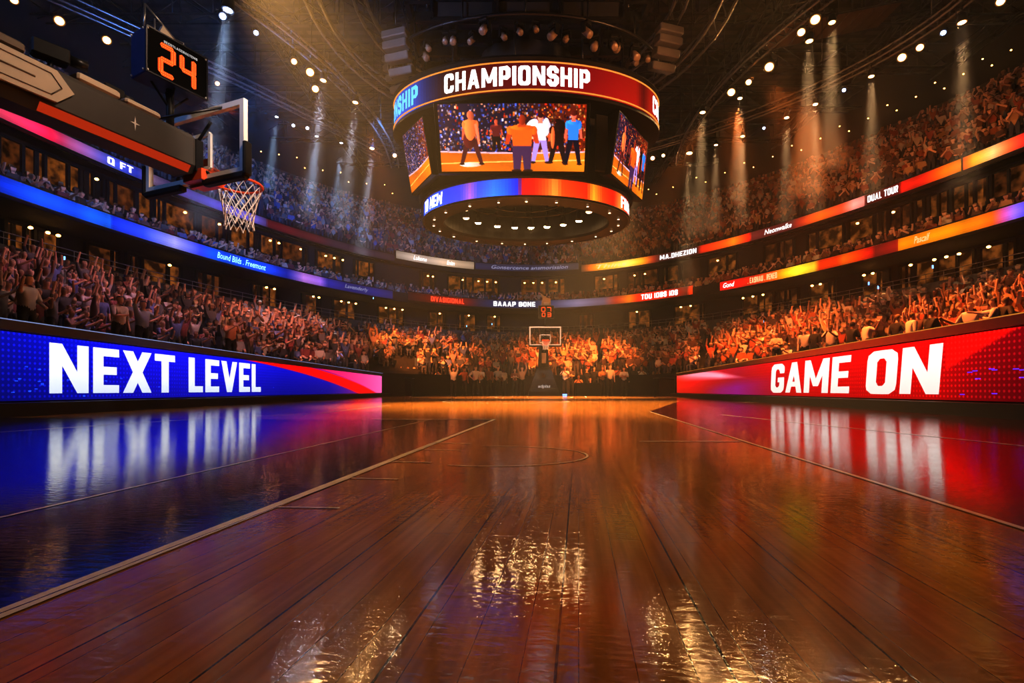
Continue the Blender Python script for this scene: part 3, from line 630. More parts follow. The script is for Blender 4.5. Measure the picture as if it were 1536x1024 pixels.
# brown decked catwalk up on the right
M_cat = mat('catwalk_deck', (.08, .04, .02), .7, noise=.3, scale=1.5)
cw = thing('catwalk', 'brown panelled catwalk hanging from the roof at upper right', 'catwalk', (0, 0, 0))
mb = MB(); p0, p1 = Vector((14.5, 27.5, 19.9)), Vector((21.5, 28.0, 21.6)); dd = p1 - p0
for k in range(9):
    a = p0 + dd * (k / 9); b = p0 + dd * ((k + .86) / 9); s = Vector((0, 2.0, 0)); s2 = Vector((-.15, 0.9, -.9))
    mb.poly_prism([a, b, b + s, a + s], (0, 0, .06))
mb.build('deck_panel', M_cat, cw)
mb = MB()
for off in (Vector((0, -.05, 0)), Vector((0, 2.05, 0)), Vector((0, -.05, 1.0)), Vector((0, 2.05, 1.0))): mb.tube([p0 + off, p1 + off], .05, 4)
for k in range(10):
    a = p0 + dd * (k / 9); mb.tube([a + Vector((0, -.05, 0)), a + Vector((0, -.05, 1))], .03, 4); mb.tube([a + Vector((0, 2.05, 0)), a + Vector((0, 2.05, 1))], .03, 4); mb.tube([a + Vector((0, 1, 1)), a + Vector((0, 1, CEIL - a.z))], .03, 4) if k % 3 == 0 else None
mb.build('railing', M_steel, cw)

# ================================================================== BASKETBALL HOOPS
UP = Vector((0, 0, 1))
def glass_mat():
    m = bpy.data.materials.new('backboard_glass'); m.use_nodes = True; nt = m.node_tree; nt.nodes.clear()
    o = nt.nodes.new('ShaderNodeOutputMaterial'); mx = nt.nodes.new('ShaderNodeMixShader'); tr = nt.nodes.new('ShaderNodeBsdfTransparent'); gl = nt.nodes.new('ShaderNodeBsdfGlossy')
    tr.inputs[0].default_value = (.82, .86, .9, 1); gl.inputs['Roughness'].default_value = .05; gl.inputs['Color'].default_value = (.8, .85, .9, 1); mx.inputs[0].default_value = .07
    nt.links.new(tr.outputs[0], mx.inputs[1]); nt.links.new(gl.outputs[0], mx.inputs[2]); nt.links.new(mx.outputs[0], o.inputs[0]); return m
M_glass = glass_mat()
M_digit = emis('led_digit_red', (1, .085, .012), 1.05); M_dot = emis('led_digit_dot', (1, .3, .06), 1.5)
def net_mesh(c, r, h, r2=.62, nlob=14, rows=6, cord=.0065):
    mb = MB(); c = Vector(c)
    def node(i, k):
        f = k / rows; rad = r * (1 - (1 - r2) * min(1, f * 1.25) ** .8) * (1 + .10 * max(0, f - .8) * 5 * .5)
        a = 2 * math.pi * (i + .5 * (k % 2)) / nlob
        return c + Vector((math.cos(a) * rad, math.sin(a) * rad, -h * f - .012 * math.sin(i * 2.1 + k)))
    for k in range(rows):
        for i in range(nlob):
            for j in ((i, i + 1) if k % 2 else (i - 1, i)): mb.tube([node(i, k), node(j, k + 1)], cord, 4, caps=False)
    for i in range(nlob): mb.ball(node(i, rows), cord * 2, 5, 4)
    return mb
def hoop_board(root, Bc, n, t, hw, z0, z1, rimc, rimr, deep):
    """backboard, padding, target square, rim, bracket, net; all given in world axes relative to root"""
    def P(s, z, d=0.0): return Bc + t * s + n * d + UP * z
    zc = (z0 + z1) / 2; hh = (z1 - z0) / 2
    mb = MB(); mb.frame_box(P(0, zc), t, n, UP, hw - .02, .012, hh - .02); glass = mb.build('backboard', M_glass, root)
    mb = MB(); fw = .035
    for s in (-1, 1): mb.frame_box(P(s * (hw - fw), zc), t, n, UP, fw, .03, hh)
    for z in (z0 + fw, z1 - fw): mb.frame_box(P(0, z), t, n, UP, hw - 2 * fw, .03, fw)
    mb.build('frame', M_white, glass)
    mb = MB(); q0, q1, qs, w_ = z0 + .16, z0 + .60, .30, .024
    for s in (-1, 1): mb.frame_box(P(s * qs, (q0 + q1) / 2), t, n, UP, w_, .016, (q1 - q0) / 2)
    for z in (q0, q1): mb.frame_box(P(0, z), t, n, UP, qs, .016, w_)
    mb.build('target_square', M_white, glass)
    mb = MB()
    for s in (-1, 1): mb.bevel_box(P(s * (hw + .22) / 2, z0 - .03), (hw - .18, .11, .09), .02, ax=t, ay=n, az=UP)
    for s in (-1, 1): mb.bevel_box(P(s * (hw + .025), z0 + .17), (.06, .11, .42), .015, ax=t, ay=n, az=UP)
    mb.build('edge_padding', M_rub, glass)
    rc = rimc
    mb = MB(); mb.tube([rc + (t * math.cos(a) + n * math.sin(a)) * rimr for a in np.linspace(0, 2 * math.pi, 36, endpoint=False)], .018, 8, closed=True)
    for a in np.linspace(0, 2 * math.pi, 14, endpoint=False): mb.tube([rc + (t * math.cos(a) + n * math.sin(a)) * rimr - UP * .016, rc + (t * math.cos(a) + n * math.sin(a)) * (rimr - .006) - UP * .04], .006, 4)
    rim = mb.build('rim', M_red, root)
    mb = MB(); back = rc - n * deep
    mb.poly_prism([back - t * .16 + UP * .0, back + t * .16, rc - n * (rimr - .01) + t * .10, rc - n * (rimr - .01) - t * .10], UP * .025)
    for s in (-1, 1): mb.poly_prism([back + t * .12 * s - UP * .14, back + t * .12 * s + UP * .02, rc - n * rimr + t * .08 * s + UP * .01], t * .015)
    mb.frame_box(back - UP * .07, t, n, UP, .18, .03, .17); mb.poly_prism([back - t * .17 - n * .13 - UP * .20, back - t * .17 + n * .16 - UP * .22, back - t * .12 + n * .3 - UP * .04, back - t * .17 - n * .13 - UP * .06], t * .34)
    mb.build('rim_bracket', M_red, rim)
    net_mesh(rc - UP * .03, rimr * .97, .5 * (rimr / .26)).build('net', M_net, rim)

n1 = Vector((.377, .926, 0)).normalized(); t1 = Vector((.926, -.377, 0)).normalized()
B1 = Vector((-4.19, 6.75, 0))
hoopA = thing('basketball_hoop', 'near basketball hoop seen from behind, dark padded arm, glass backboard, orange rim and white net', 'basketball hoop', (0, 0, 0))
BASE1 = B1 - n1 * 3.2; hoopA.location = BASE1
b1 = B1 - BASE1
rc1 = b1 + n1 * .60 + t1 * .10 + UP * 3.24
hoop_board(hoopA, b1, n1, t1, .93, 3.05, 3.97, rc1, .30, .57)
def A1(d, s, z): return b1 - n1 * d + t1 * s + UP * z
zc = 3.37
sec = [(-.17, .22), (.17, .22), (.20, .17), (.20, -.17), (.13, -.27), (-.13, -.27), (-.20, -.17), (-.20, .17)]
mb = MB(); mb.loft([[A1(d, s * k, zc + z * k) for s, z in sec] for d, k in ((.10, .9), (.16, 1), (3.3, 1), (3.36, .9))], caps=True)
arm = mb.build('arm', mat('arm_padding', (.04, .033, .028), .6), hoopA)
mb = MB(); mb.poly_prism([A1(.2, .204, zc - .19), A1(1.75, .204, zc - .19), A1(1.75, .148, zc - .266), A1(.2, .148, zc - .266)], (t1 * .05 - UP * .04).normalized() * .012)
mb.build('light_strip', emis('arm_strip_red', (.9, .07, .015), .42, 'AUTO'), arm)
mb = MB(); pts = [(1.47, .02), (1.62, .18), (3.2, .20), (3.2, -.16), (1.62, -.14)]
mb.poly_prism([A1(d, .203, zc + z) for d, z in pts], t1 * .03)
cp_ = mb.build('side_panel', M_cream, arm); cp_['label'] = 'cream arrow-ended panel'
mb = MB()
ins = [(1.58, .02), (1.67, .125), (3.2, .145), (3.2, -.105), (1.67, -.085)]
for i in range(5):
    if i == 2: continue
    mb.tube([A1(ins[i][0], .236, zc + ins[i][1]), A1(ins[(i + 1) % 5][0], .236, zc + ins[(i + 1) % 5][1])], .006, 4)
mb.tube([A1(1.8, .236, zc + .02), A1(3.2, .236, zc + .02)], .009, 4); mb.build('panel_groove', M_tan, cp_)
mb = MB()
for a, (l, w_) in zip((0, 90, 180, 270), ((.085, .011), (.055, .011), (.085, .011), (.055, .011))):
    ca, sa = math.sin(R(a)), math.cos(R(a))
    d0 = .86; p = lambda x, y: A1(d0 - x, .206, zc + .02 + y)
    mb.add([p(-sa * w_, ca * w_), p(ca * l, sa * l), p(sa * w_, -ca * w_)], [(0, 1, 2)])
mb.build('star_mark', M_white, arm)
for d0, d1, h, m in ((.55, .95, .07, M_cream), (1.0, 1.42, .09, M_cream), (1.85, 2.9, .10, M_tan)):
    mb = MB(); mb.bevel_box(A1((d0 + d1) / 2, .06, zc + .22 + h / 2), (.26, d1 - d0, h), .02, ax=t1, ay=n1, az=UP); mb.build('top_pad', m, arm)
mb = MB(); mb.frame_box(A1(.07, 0, zc - .02), t1, n1, UP, .2, .05, .2)
for s in (-1, 1): mb.tube([A1(.08, .13 * s, zc + .12), A1(.02, .34 * s, zc + .42)], .02, 6); mb.tube([A1(.06, .13 * s, zc - .1), A1(.02, .3 * s, zc - .24)], .02, 6)
mb.build('mount_plate', M_black, arm)
mb = MB()
for s in (-.1, .1): mb.tube([A1(.55, s, zc + .25), A1(.02, s * 5.5, zc + .56)], .015, 6)
mb.build('brace', M_steel, arm)
mb = MB(); mb.loft([[BASE1 * 0 + Vector((x * k, y * k, z)) for x, y in ((.3, .3), (-.3, .3), (-.3, -.3), (.3, -.3))] for z, k in ((0, 1.4), (.3, 1.4), (1.4, 1), (3.1, .72), (3.62, .72))], caps=True)
mb.build('stanchion', M_black, hoopA)

def camera_thing(loc, d, lab, s=1.0):
    """small broadcast camera on a clamp"""
    root = thing('broadcast_camera', lab, 'camera', loc); d = Vector(d).normalized(); x = d.cross(UP).normalized()
    mb = MB(); mb.bevel_box(UP * .17 * s, (.12 * s, .24 * s, .13 * s), .015, ax=x, ay=d, az=UP); mb.build('body', M_black, root)
    mb = MB(); mb.tube([d * .12 * s + UP * .17 * s, d * .24 * s + UP * .17 * s], .045 * s, 10); mb.build('lens', M_steel, root)
    mb = MB(); mb.tube([UP * 0, UP * .11 * s], .02 * s, 6); mb.box((0, 0, .012 * s), (.14 * s, .14 * s, .024 * s)); mb.build('clamp', M_black, root)
    return root
wp = lambda d, s, z: BASE1 + A1(d, s, z)
camera_thing(wp(1.58, .03, zc + .22), n1 + t1 * .3, 'black camera clamped on the hoop arm beside the cream panel', 1.25)
camera_thing(wp(.97, -.02, zc + .222), n1, 'smaller black camera on the hoop arm, nearer the shot clock', .9)

def shot_clock(name, lab, c, w, hl, hd, hh, digits, detailed):
    """c: centre; w: reading direction along the face; face normal = w x up"""
    c = Vector(c); w = Vector(w).normalized(); n = w.cross(UP).normalized()
    root = thing(name, lab, 'shot clock', c)
    mb = MB(); mb.bevel_box((0, 0, 0), (2 * hl, 2 * hd, 2 * hh), .012, ax=w, ay=-n, az=UP); body = mb.build('housing', M_navy if detailed else M_black, root)
    mb = MB(); mb.frame_box(n * (hd + .006), w, n, UP, hl - .012, .006, hh - .012); mb.build('face', mat('matt_black_face', (.003, .003, .003), .9, spec=.03), root)
    mb = MB()
    for s in (-1, 1): mb.frame_box(n * (hd + .008) + w * s * (hl - .006), w, n, UP, .008, .012, hh)
    for s in (-1, 1): mb.frame_box(n * (hd + .008) + UP * s * (hh - .006), w, n, UP, hl, .012, .008)
    mb.build('face_rim', M_steel if detailed else M_tan, root)
    def P(u, v, o=.014): return n * (hd + o) + w * ((u - .5) * 2 * hl) + UP * ((v - .5) * 2 * hh)
    SEG = {'2': 'ABGED', '4': 'FGBC', '0': 'ABCDEF', '7': 'ABC', '3': 'ABGCD'}
    def seg_line(k): 
        return {'A': ((0, 1), (1, 1)), 'B': ((1, 1), (1, .5)), 'C': ((1, .5), (1, 0)), 'D': ((0, 0), (1, 0)), 'E': ((0, .5), (0, 0)), 'F': ((0, 1), (0, .5)), 'G': ((0, .5), (1, .5))}[k]
    for ch, u0, u1, v0, v1, th in digits:
        mb = MB(); md = MB()
        for k in SEG[ch]:
            (xa, ya), (xb, yb) = seg_line(k)
            a = Vector((u0 + (u1 - u0) * xa, v0 + (v1 - v0) * ya)); b = Vector((u0 + (u1 - u0) * xb, v0 + (v1 - v0) * yb))
            asp = Vector((2 * hl, 2 * hh)); d = Vector(((b - a).x * asp.x, (b - a).y * asp.y)); L = d.length; d.normalize(); q = Vector((-d.y, d.x))
            def E(x, y): return P(a.x + (d.x * x + q.x * y) / asp.x, a.y + (d.y * x + q.y * y) / asp.y)
            h = th * hh; i_ = h * .35
            mb.add([E(-h * .3, 0), E(i_, -h), E(L - i_, -h), E(L + h * .3, 0), E(L - i_, h), E(i_, h)], [(0, 1, 2, 3, 4, 5)])
            if detailed:
                nd = max(3, int(L / .02))
                for y in (-h * .45, h * .45):
                    for j in range(nd):
                        cc = E(L * (j + .5) / nd, y) + n * .003; md.disc(cc, n, .0062, 6)
        dg = mb.build('digit', M_digit, root); dg['label'] = 'red LED digit ' + ch
        if detailed: md.build('digit_dots', M_dot, dg)
    if detailed:
        lettering('lettering', 'RECOTLACENACTEMS', lambda s, z: P(s, z, .014), .27, .82, .81, .865, emis('clock_caption', (.8, .75, .72), .6), root, gap=.14)
        mb = MB()
        for s in (-1, 1):
            for z in (-1, 1): mb.ball(w * s * (hl - .02) + UP * z * (hh - .025) + n * (hd + .01), .013, 6, 5); mb.ball(-w * (hl + .008) + UP * z * (hh - .03) + n * s * (hd - .035), .013, 6, 5)
        mb.build('bolt', M_white, root)
    return root, P, w, n
cw1 = Vector((.48, .877, 0)).normalized()
clk, P1, w1, nn1 = shot_clock('shot_clock', 'large black shot clock with red LED digits 24, on the post above the near backboard', (-4.34, 6.50, 4.41), cw1, .365, .17, .275,
    [('2', .22, .42, .12, .74, .115), ('4', .56, .76, .12, .74, .115)], True)
mb = MB(); mb.tube([(0, 0, -.27), (0, 0, -.86)], .045, 8)
for s in (-1, 1): mb.tube([cw1 * .22 * s - UP * .27, -UP * .52], .015, 6); mb.tube([nn1 * .1 * s - UP * .27, -UP * .55], .012, 6)
mb.frame_box((0, 0, -.84), t1, n1, UP, .13, .13, .02); mb.build('post', M_black, clk)
mb = MB(); T0 = UP * .27
pA, pB, pC = -w1 * .30 + T0, -w1 * .30 + nn1 * .02 + UP * .62, w1 * .10 + T0
mb.tube([pA, pB], .012, 6); mb.tube([pB, w1 * .06 + UP * .40], .012, 6); mb.tube([w1 * .06 + UP * .40, pC], .012, 6); mb.tube([-w1 * .18 + T0, -w1 * .18 + UP * .52], .010, 6)
mb.tube([w1 * .06 + UP * .40, w1 * .16 + UP * .42, w1 * .16 + T0], .012, 6); mb.tube([-w1 * .30 + T0 + UP * .04, w1 * .12 + T0 + UP * .04], .009, 6)
mb.build('bracket', M_chrome, clk)
mb = MB(); mb.poly_prism([-w1 * .16 + UP * .31 + nn1 * .03, w1 * .10 + UP * .31 + nn1 * .03, w1 * .05 + UP * .37 + nn1 * .03, -w1 * .10 + UP * .48 + nn1 * .03], -nn1 * .06); mb.build('horn', M_cream, clk)

# far hoop
n2 = Vector((0, -1, 0)); t2 = Vector((1, 0, 0)); B2 = Vector((1.88, 29.0, 0)); off2 = Vector((1.88, 30.6, 0))
hoopB = thing('basketball_hoop', 'far basketball hoop facing the camera on a dark tapered padded base', 'basketball hoop', off2)
b2 = B2 - off2
hoop_board(hoopB, b2, n2, t2, .9, 2.86, 3.93, b2 + n2 * .38 + UP * 3.1, .24, .36)
mb = MB()
mb.loft([[Vector((x * a, y * b, z)) for x, y in ((1, 1), (-1, 1), (-1, -1), (1, -1))] for z, a, b in ((0, .90, .6), (.25, .88, .6), (.45, .8, .55), (1.0, .62, .5), (1.5, .45, .42), (1.72, .38, .38))], caps=True)
padb = mb.build('base_pad', mat('base_padding', (.018, .02, .034), .5), hoopB)
script_text('lettering', 'adplas', lambda s, z: Vector((s, -.66 + .05 * (z - .3), z)), -.36, .36, .42, .66, emis('pad_letters', (.75, .62, .55), .55), padb, .12)
mb = MB()
for i in range(5): mb.box((-.07 + .07 * (i % 2), -.535 + .04 * (i // 2), 1.12 + .1 * (i // 2)), (.11, .03, .05))
mb.build('pad_emblem', M_tan, padb)
mb = MB(); mb.loft([[Vector((x * a, y * .28, z)) for x, y in ((1, 1), (-1, 1), (-1, -1), (1, -1))] for z, a in ((1.7, .32), (2.95, .25))], caps=True); colm = mb.build('column', M_black, hoopB)
mb = MB(); mb.bevel_box((0, -.33, 2.22), (.27, .1, .62), .03); sp_ = mb.build('post_screen', mat('pale_screen', (.45, .42, .38), .4), colm)
mb = MB(); mb.frame_box((0, -.75, 3.22), (1, 0, 0), (0, 1, 0), UP, .13, .82, .14); mb.tube([(0, -.2, 2.6), (0, -1.45, 3.1)], .06, 6); mb.build('arm', M_black, hoopB)
clk2, P2, w2, nn2 = shot_clock('shot_clock', 'small shot clock with red digits above the far backboard', (1.95, 29.3, 4.78), (1, 0, 0), .44, .14, .36,
    [('0', .2, .42, .55, .86, .07), ('7', .56, .8, .55, .86, .07), ('0', .24, .42, .14, .42, .07), ('3', .58, .8, .14, .42, .07)], False)
mb = MB(); mb.tube([(-.06, 0, -.36), (-.06, -.1, -.86)], .05, 6); mb.tube([(-.06, .1, -.36), (-.06, 0, -1.45)], .05, 6); mb.build('post', M_black, clk2)
mb = MB(); mb.poly_prism([(-.3, 0, .36), (.28, 0, .36), (.26, 0, .78), (.02, 0, .86), (-.34, 0, 1.12), (-.2, 0, .8)], (0, .12, 0)); mb.build('horn', M_cream, clk2)
mb = MB(); mb.box((.02, -.02, .5), (.3, .06, .16)); mb.build('siren_lamp', M_white, clk2)

# ================================================================== CENTRE SCOREBOARD
JC = Vector((.5, 18.3, 0))
job = thing('hanging_scoreboard', 'huge round hanging scoreboard over centre court with video screens and a CHAMPIONSHIP band', 'scoreboard', (JC.x, JC.y, 0))
def el(a, b, t, z): return Vector((a * math.cos(t), b * math.sin(t), z))
def eloft(mb, prof, n=72, m=0, smooth=True):
    mb.loft([[el(a, b, 2 * math.pi * k / n, z) for k in range(n)] for a, b, z in prof], m, smooth=smooth)
mb = MB(); eloft(mb, [(0.01, 0.01, 10.55), (4.2, 2.3, 10.6), (4.7, 2.76, 10.52), (4.74, 2.8, 10.44), (4.66, 2.72, 10.36), (4.62, 2.68, 9.4), (4.70, 2.76, 9.36), (4.70, 2.76, 9.28), (4.4, 2.45, 9.15), (3.9, 2.3, 9.0), (3.8, 2.28, 7.0), (3.75, 2.5, 6.86), (3.6, 2.6, 6.8), (3.6, 2.6, 6.25), (2.95, 2.0, 6.22), (2.9, 1.95, 6.3), (2.85, 1.95, 7.4), (.01, .01, 7.45)], smooth=False)
mb.build('body', M_black, job)
# front of an ellipse: t = -90 deg; walk by angle
def band_pt(a, b, off=0.0):
    return lambda s, z: el(a + off, b + off, s, z)
def px_t(a, b, px, z=9.9):
    lo, hi = R(-179), R(-1)
    for _ in range(50):
        m = (lo + hi) / 2; q = el(a, b, m, z) + JC
        if HX + F * q.x / q.y < px: lo = m
        else: hi = m
    return (lo + hi) / 2
ca, cb = 4.66, 2.72
nu = 220; ts = np.linspace(R(-270), R(90), nu + 1); tm = (ts[:-1] + ts[1:]) / 2
pxs = np.array([HX + F * (JC.x + ca * math.cos(t)) / (JC.y + cb * math.sin(t)) for t in tm])
pxs[(tm < R(-180))] = 560; pxs[(tm > 0)] = 1010
jst = [(560, (.04, .2, .6)), (600, (.05, .3, .75)), (622, (.06, .25, .65)), (640, (.05, .12, .35)), (665, (.18, .05, .1)), (700, (.3, .03, .06)), (800, (.36, .04, .06)), (880, (.5, .05, .06)), (930, (.6, .07, .05)), (955, (.62, .09, .05)), (965, (.35, .05, .04)), (975, (.6, .1, .05)), (1010, (.6, .1, .05))]
img = np.ones((8, nu, 4)); img[..., :3] = lin(ramp(jst, pxs))[None] * (1.1 - .25 * np.linspace(0, 1, 8))[:, None, None]
cband = grid_screen('championship_band', img, band_pt(ca, cb), ts[0], ts[-1], 9.42, 10.36, led('band_led', 1.2), job); cband['label'] = 'curved LED band in dark red and blue'
for z in (9.47, 10.31):
    mb = MB(); mb.tube([el(ca + .02, cb + .02, t, z) for t in np.linspace(0, 2 * math.pi, 96, endpoint=False)], .022, 5, closed=True); mb.build('band_trim', emis('gold_trim', (1, .36, .06), .85), cband)
M_jw = emis('scoreboard_letters', (1, .97, .95), 1.7, 'AUTO')
lettering('lettering', 'CHAMPIONSHIP', band_pt(ca, cb, .015), px_t(ca, cb, 667), px_t(ca, cb, 884), 9.6, 10.19, M_jw, cband, gap=.115)
lettering('lettering', 'CHAMPIONSHIP', band_pt(ca, cb, .015), px_t(ca, cb, 627) - 1.15, px_t(ca, cb, 627), 9.6, 10.19, emis('letters_cyan', (.12, .6, 1), 1.1), cband, gap=.115)
lettering('lettering', 'CHAMPIONSHIP', band_pt(ca, cb, .015), px_t(ca, cb, 978.5), px_t(ca, cb, 978.5) + 1.15, 9.6, 10.19, M_jw, cband, gap=.115)
# lower band
la, lb = 3.62, 2.62
pxs = np.array([HX + F * (JC.x + la * math.cos(t)) / (JC.y + lb * math.sin(t)) for t in tm]); pxs[(tm < R(-180))] = 640; pxs[(tm > 0)] = 960
lst = [(640, (.1, .3, .9)), (655, (.1, .35, 1)), (668, (.12, .25, .9)), (690, (.2, .25, .85)), (705, (.62, .35, .75)), (718, (.2, .3, .95)), (740, (.15, .45, 1)), (758, (.05, .35, 1)), (776, (.08, .15, .85)), (784, (.8, .06, .1)), (800, (.95, .1, .06)), (822, (.95, .35, .12)), (832, (1, .55, .2)), (845, (.95, .25, .06)), (880, (.95, .14, .04)), (890, (1, .6, .15)), (905, (.9, .22, .05)), (920, (.85, .1, .04)), (930, (.95, .5, .2)), (940, (.8, .12, .06)), (960, (.7, .1, .05))]
img = np.ones((6, nu, 4)); img[..., :3] = lin(ramp(lst, pxs))[None] * (1.15 - .35 * np.linspace(0, 1, 6))[:, None, None]
lband = grid_screen('lower_band', img, band_pt(la, lb), ts[0], ts[-1], 6.3, 6.82, led('lower_led', 1.35, 0, .06, 'AUTO'), job); lband['label'] = 'curved LED band, blue turning to red'
lettering('lettering', 'TO NEW', band_pt(la, lb, .015), px_t(la, lb, 663, 6.5) - .42, px_t(la, lb, 663, 6.5), 6.37, 6.76, M_jw, lband, .12)
lettering('lettering', 'FINAL', band_pt(la, lb, .015), px_t(la, lb, 931, 6.5), px_t(la, lb, 931, 6.5) + .42, 6.37, 6.76, M_jw, lband)
mb = MB()
for z, q in ((6.86, .03), (6.26, .02)): mb.tube([el(la + q, lb + q, t, z) for t in np.linspace(0, 2 * math.pi, 80, endpoint=False)], .04, 6, closed=True)
mb.build('band_frame', M_steel, lband)

# pictures on the video screens
def paint(nu, nv, seed, mirror=False, figures=True, tint=0.0):
    SS = 2; W, H = nu * SS, nv * SS; rs = np.random.RandomState(seed)
    X, Y = np.meshgrid((np.arange(W) + .5) / W, (np.arange(H) + .5) / H)     # y up
    im = np.zeros((H, W, 3)); 
    bgc = ramp([(0, (.16, .1, .2)), (.3, (.07, .05, .16)), (.5, (.1, .06, .16)), (.7, (.25, .08, .08)), (1, (.4, .12, .05))], X)
    im[:] = bgc
    for k in range(1500):
        x, y = rs.rand(), .3 + .7 * rs.rand(); r = (.0015 + .0045 * rs.rand()); 
        if y > .62 and rs.rand() < .45 and x < .75: continue
        p = np.clip(x + tint, 0, 1)
        c = [(.35, .5, 1), (.85, .85, 1), (1, .75, .6), (.15, .25, .8)][rs.randint(4)] if rs.rand() > p else [(1, .45, .1), (1, .7, .35), (.9, .2, .08), (.6, .12, .05)][rs.randint(4)]
        i0, i1 = int((x - r) * W), int((x + r) * W) + 1; a = W / H; j0, j1 = int((y - r * a * 1.3) * H), int((y + r * a * 1.3) * H) + 1
        im[max(0, j0):max(0, j1), max(0, i0):max(0, i1)] = np.array(c) * (.2 + .8 * rs.rand())
    fy = .3 - .03 * np.sin(X * 3); m = Y < fy
    im[m] = (np.array([.95, .52, .1]) * (1 - .25 * rs.rand(*X.shape)[..., None] * .4) * (.75 + .3 * np.sin(X * 7 + Y * 9)[..., None] * .3 + .25 * X[..., None]))[m]
    im[(np.abs(Y - fy) < .012)] = (.85, .7, .75)
    im[(np.abs(Y - (.12 + .05 * X)) < .008)] = (1, .78, .4)
    asp = W / H * .46
    def E(cx, cy, rx, ry, c, rot=0.0):
        dx, dy = (X - cx), (Y - cy); ca_, sa_ = math.cos(rot), math.sin(rot); u = (dx * ca_ * 2.2 + dy * sa_) ; v = (-dx * sa_ * 2.2 + dy * ca_)
        q = (u / (rx * 2.2)) ** 2 + (v / ry) ** 2; mk = q < 1
        sh = (1.08 - .3 * (dx / max(rx, 1e-3)))[mk][:, None]; im[mk] = np.clip(np.array(c)[None] * sh, 0, 1)
    def poly(pts, c):
        mk = np.ones_like(X, bool); n = len(pts)
        for i in range(n):
            (x0, y0), (x1, y1) = pts[i], pts[(i + 1) % n]; mk &= ((x1 - x0) * (Y - y0) - (y1 - y0) * (X - x0)) <= 0
        im[mk] = c
    def quad(x0, y0, w0, x1, y1, w1, c): poly([(x0 - w0, y0), (x0 + w0, y0), (x1 + w1, y1), (x1 - w1, y1)] if y0 > y1 else [(x1 - w1, y1), (x1 + w1, y1), (x0 + w0, y0), (x0 - w0, y0)], c)
    def man(x, y0, h, shirt, pants, skin, hair=None, wid=1.0, arms=((-1, -.1), (1, -.1)), stance=.03):
        w_ = h * .06 * wid
        for s in (-1, 1): quad(x + s * w_ * .42, y0 + h * .5, w_ * .55, x + s * (w_ * .45 + stance), y0 + .02, w_ * .32, pants); E(x + s * (w_ * .5 + stance), y0 + .012, w_ * .5, .016, (.15, .06, .06))
        for sx, dy in arms: quad(x + sx * w_ * 1.05, y0 + h * .80, w_ * .3, x + sx * w_ * 1.45, y0 + h * (.52 + dy * .3), w_ * .2, skin); E(x + sx * w_ * 1.1, y0 + h * .74, w_ * .36, h * .08, shirt)
        quad(x, y0 + h * .80, w_ * 1.05, x, y0 + h * .46, w_ * .88, shirt); E(x, y0 + h * .79, w_ * 1.1, h * .05, shirt)
        quad(x, y0 + h * .87, w_ * .3, x, y0 + h * .8, w_ * .4, skin); E(x, y0 + h * .92, h * .026, h * .075, skin)
        if hair: E(x, y0 + h * .955, h * .028, h * .05, hair)
    if figures:
        E(.205, .10, .075, .035, (.95, .8, .7))
        man(.36 if mirror else .39, .3, .47, (.35, .1, .12), (.07, .03, .06), (.7, .3, .2), wid=1.0, stance=.004)
        man(.215, .1, .8, (.95, .45, .22), (.28, .1, .12), (.8, .38, .25), wid=.8, stance=.05, arms=((-1, -.2), (1, -.3)))
        E(.205, .47, .042, .13, (.3, .1, .1)); E(.212, .62, .038, .16, (.93, .45, .22)); E(.225, .82, .018, .065, (.62, .3, .2)); quad(.25, .7, .009, .27, .4, .007, (.9, .5, .35))
        man(.69, .12, .74, (.97, .93, .97), (.62, .55, .85), (.9, .5, .4), (.2, .05, .06), wid=.95, arms=((-1.3, .35), (1.2, .2)))
        E(.635, .70, .045, .06, (.98, .94, .98), .6); E(.73, .66, .025, .13, (.97, .9, .95))
        man(.81, .12, .66, (.12, .03, .04), (.1, .04, .07), (.75, .35, .2), (.1, .03, .03), wid=1.05)
        E(.825, .66, .038, .1, (.1, .03, .04)); E(.775, .5, .014, .16, (.9, .4, .2))
        man(.915, .1, .8, (.16, .5, .95), (.05, .04, .12), (.85, .4, .3), (.3, .08, .06), wid=.8)
        man(.565, .0, .82, (.95, .38, .1), (.25, .15, .3), (.7, .25, .1), wid=1.45, arms=((-1, -.1), (1, -.05)), stance=.004); E(.567, .76, .023, .075, (.5, .16, .08))
    im = im.reshape(nv, SS, nu, SS, 3).mean((1, 3))
    out = np.ones((nv, nu, 4)); out[..., :3] = lin(np.clip(im * np.array([1.08, .98, 1.0]), 0, 1)); return out
M_vid = led('video_led', 1.25)
def video(lab, TL, TR, BR, BL, img, bulge=0.0):
    TL, TR, BR, BL = [Vector(q) - JC for q in (TL, TR, BR, BL)]
    nrm = (TR - TL).cross(TL - BL).normalized() * -1
    if nrm.dot(-(TL + JC)) < 0: nrm = -nrm
    def P(s, z): 
        q = (BL.lerp(BR, s)).lerp(TL.lerp(TR, s), z); return q + nrm * (.03 + bulge * (1 - (2 * s - 1) ** 2))
    nv, nu = img.shape[:2]
    o = grid_screen('video_screen', img, P, 0, 1, 0, 1, M_vid, job); o['label'] = lab
    mb = MB(); ct = (TL + TR + BR + BL) / 4
    def ringp(k, d): return [ct + (q - ct) * k + nrm * d for q in (TL, TR, BR, BL)]
    mb.loft([ringp(1.0, .02), ringp(1.045, .02), ringp(1.06, -.12), ringp(1.02, -.35)], caps=False); mb.add(ringp(1.0, -.02), [(0, 1, 2, 3)])
    mb.build('screen_frame', M_black, o)
video('big front video screen showing players on court', (-2.27, 15.55, 9.0), (2.27, 15.55, 9.0), (2.22, 15.8, 7.06), (-2.16, 15.8, 7.06), paint(230, 100, 5), .06)
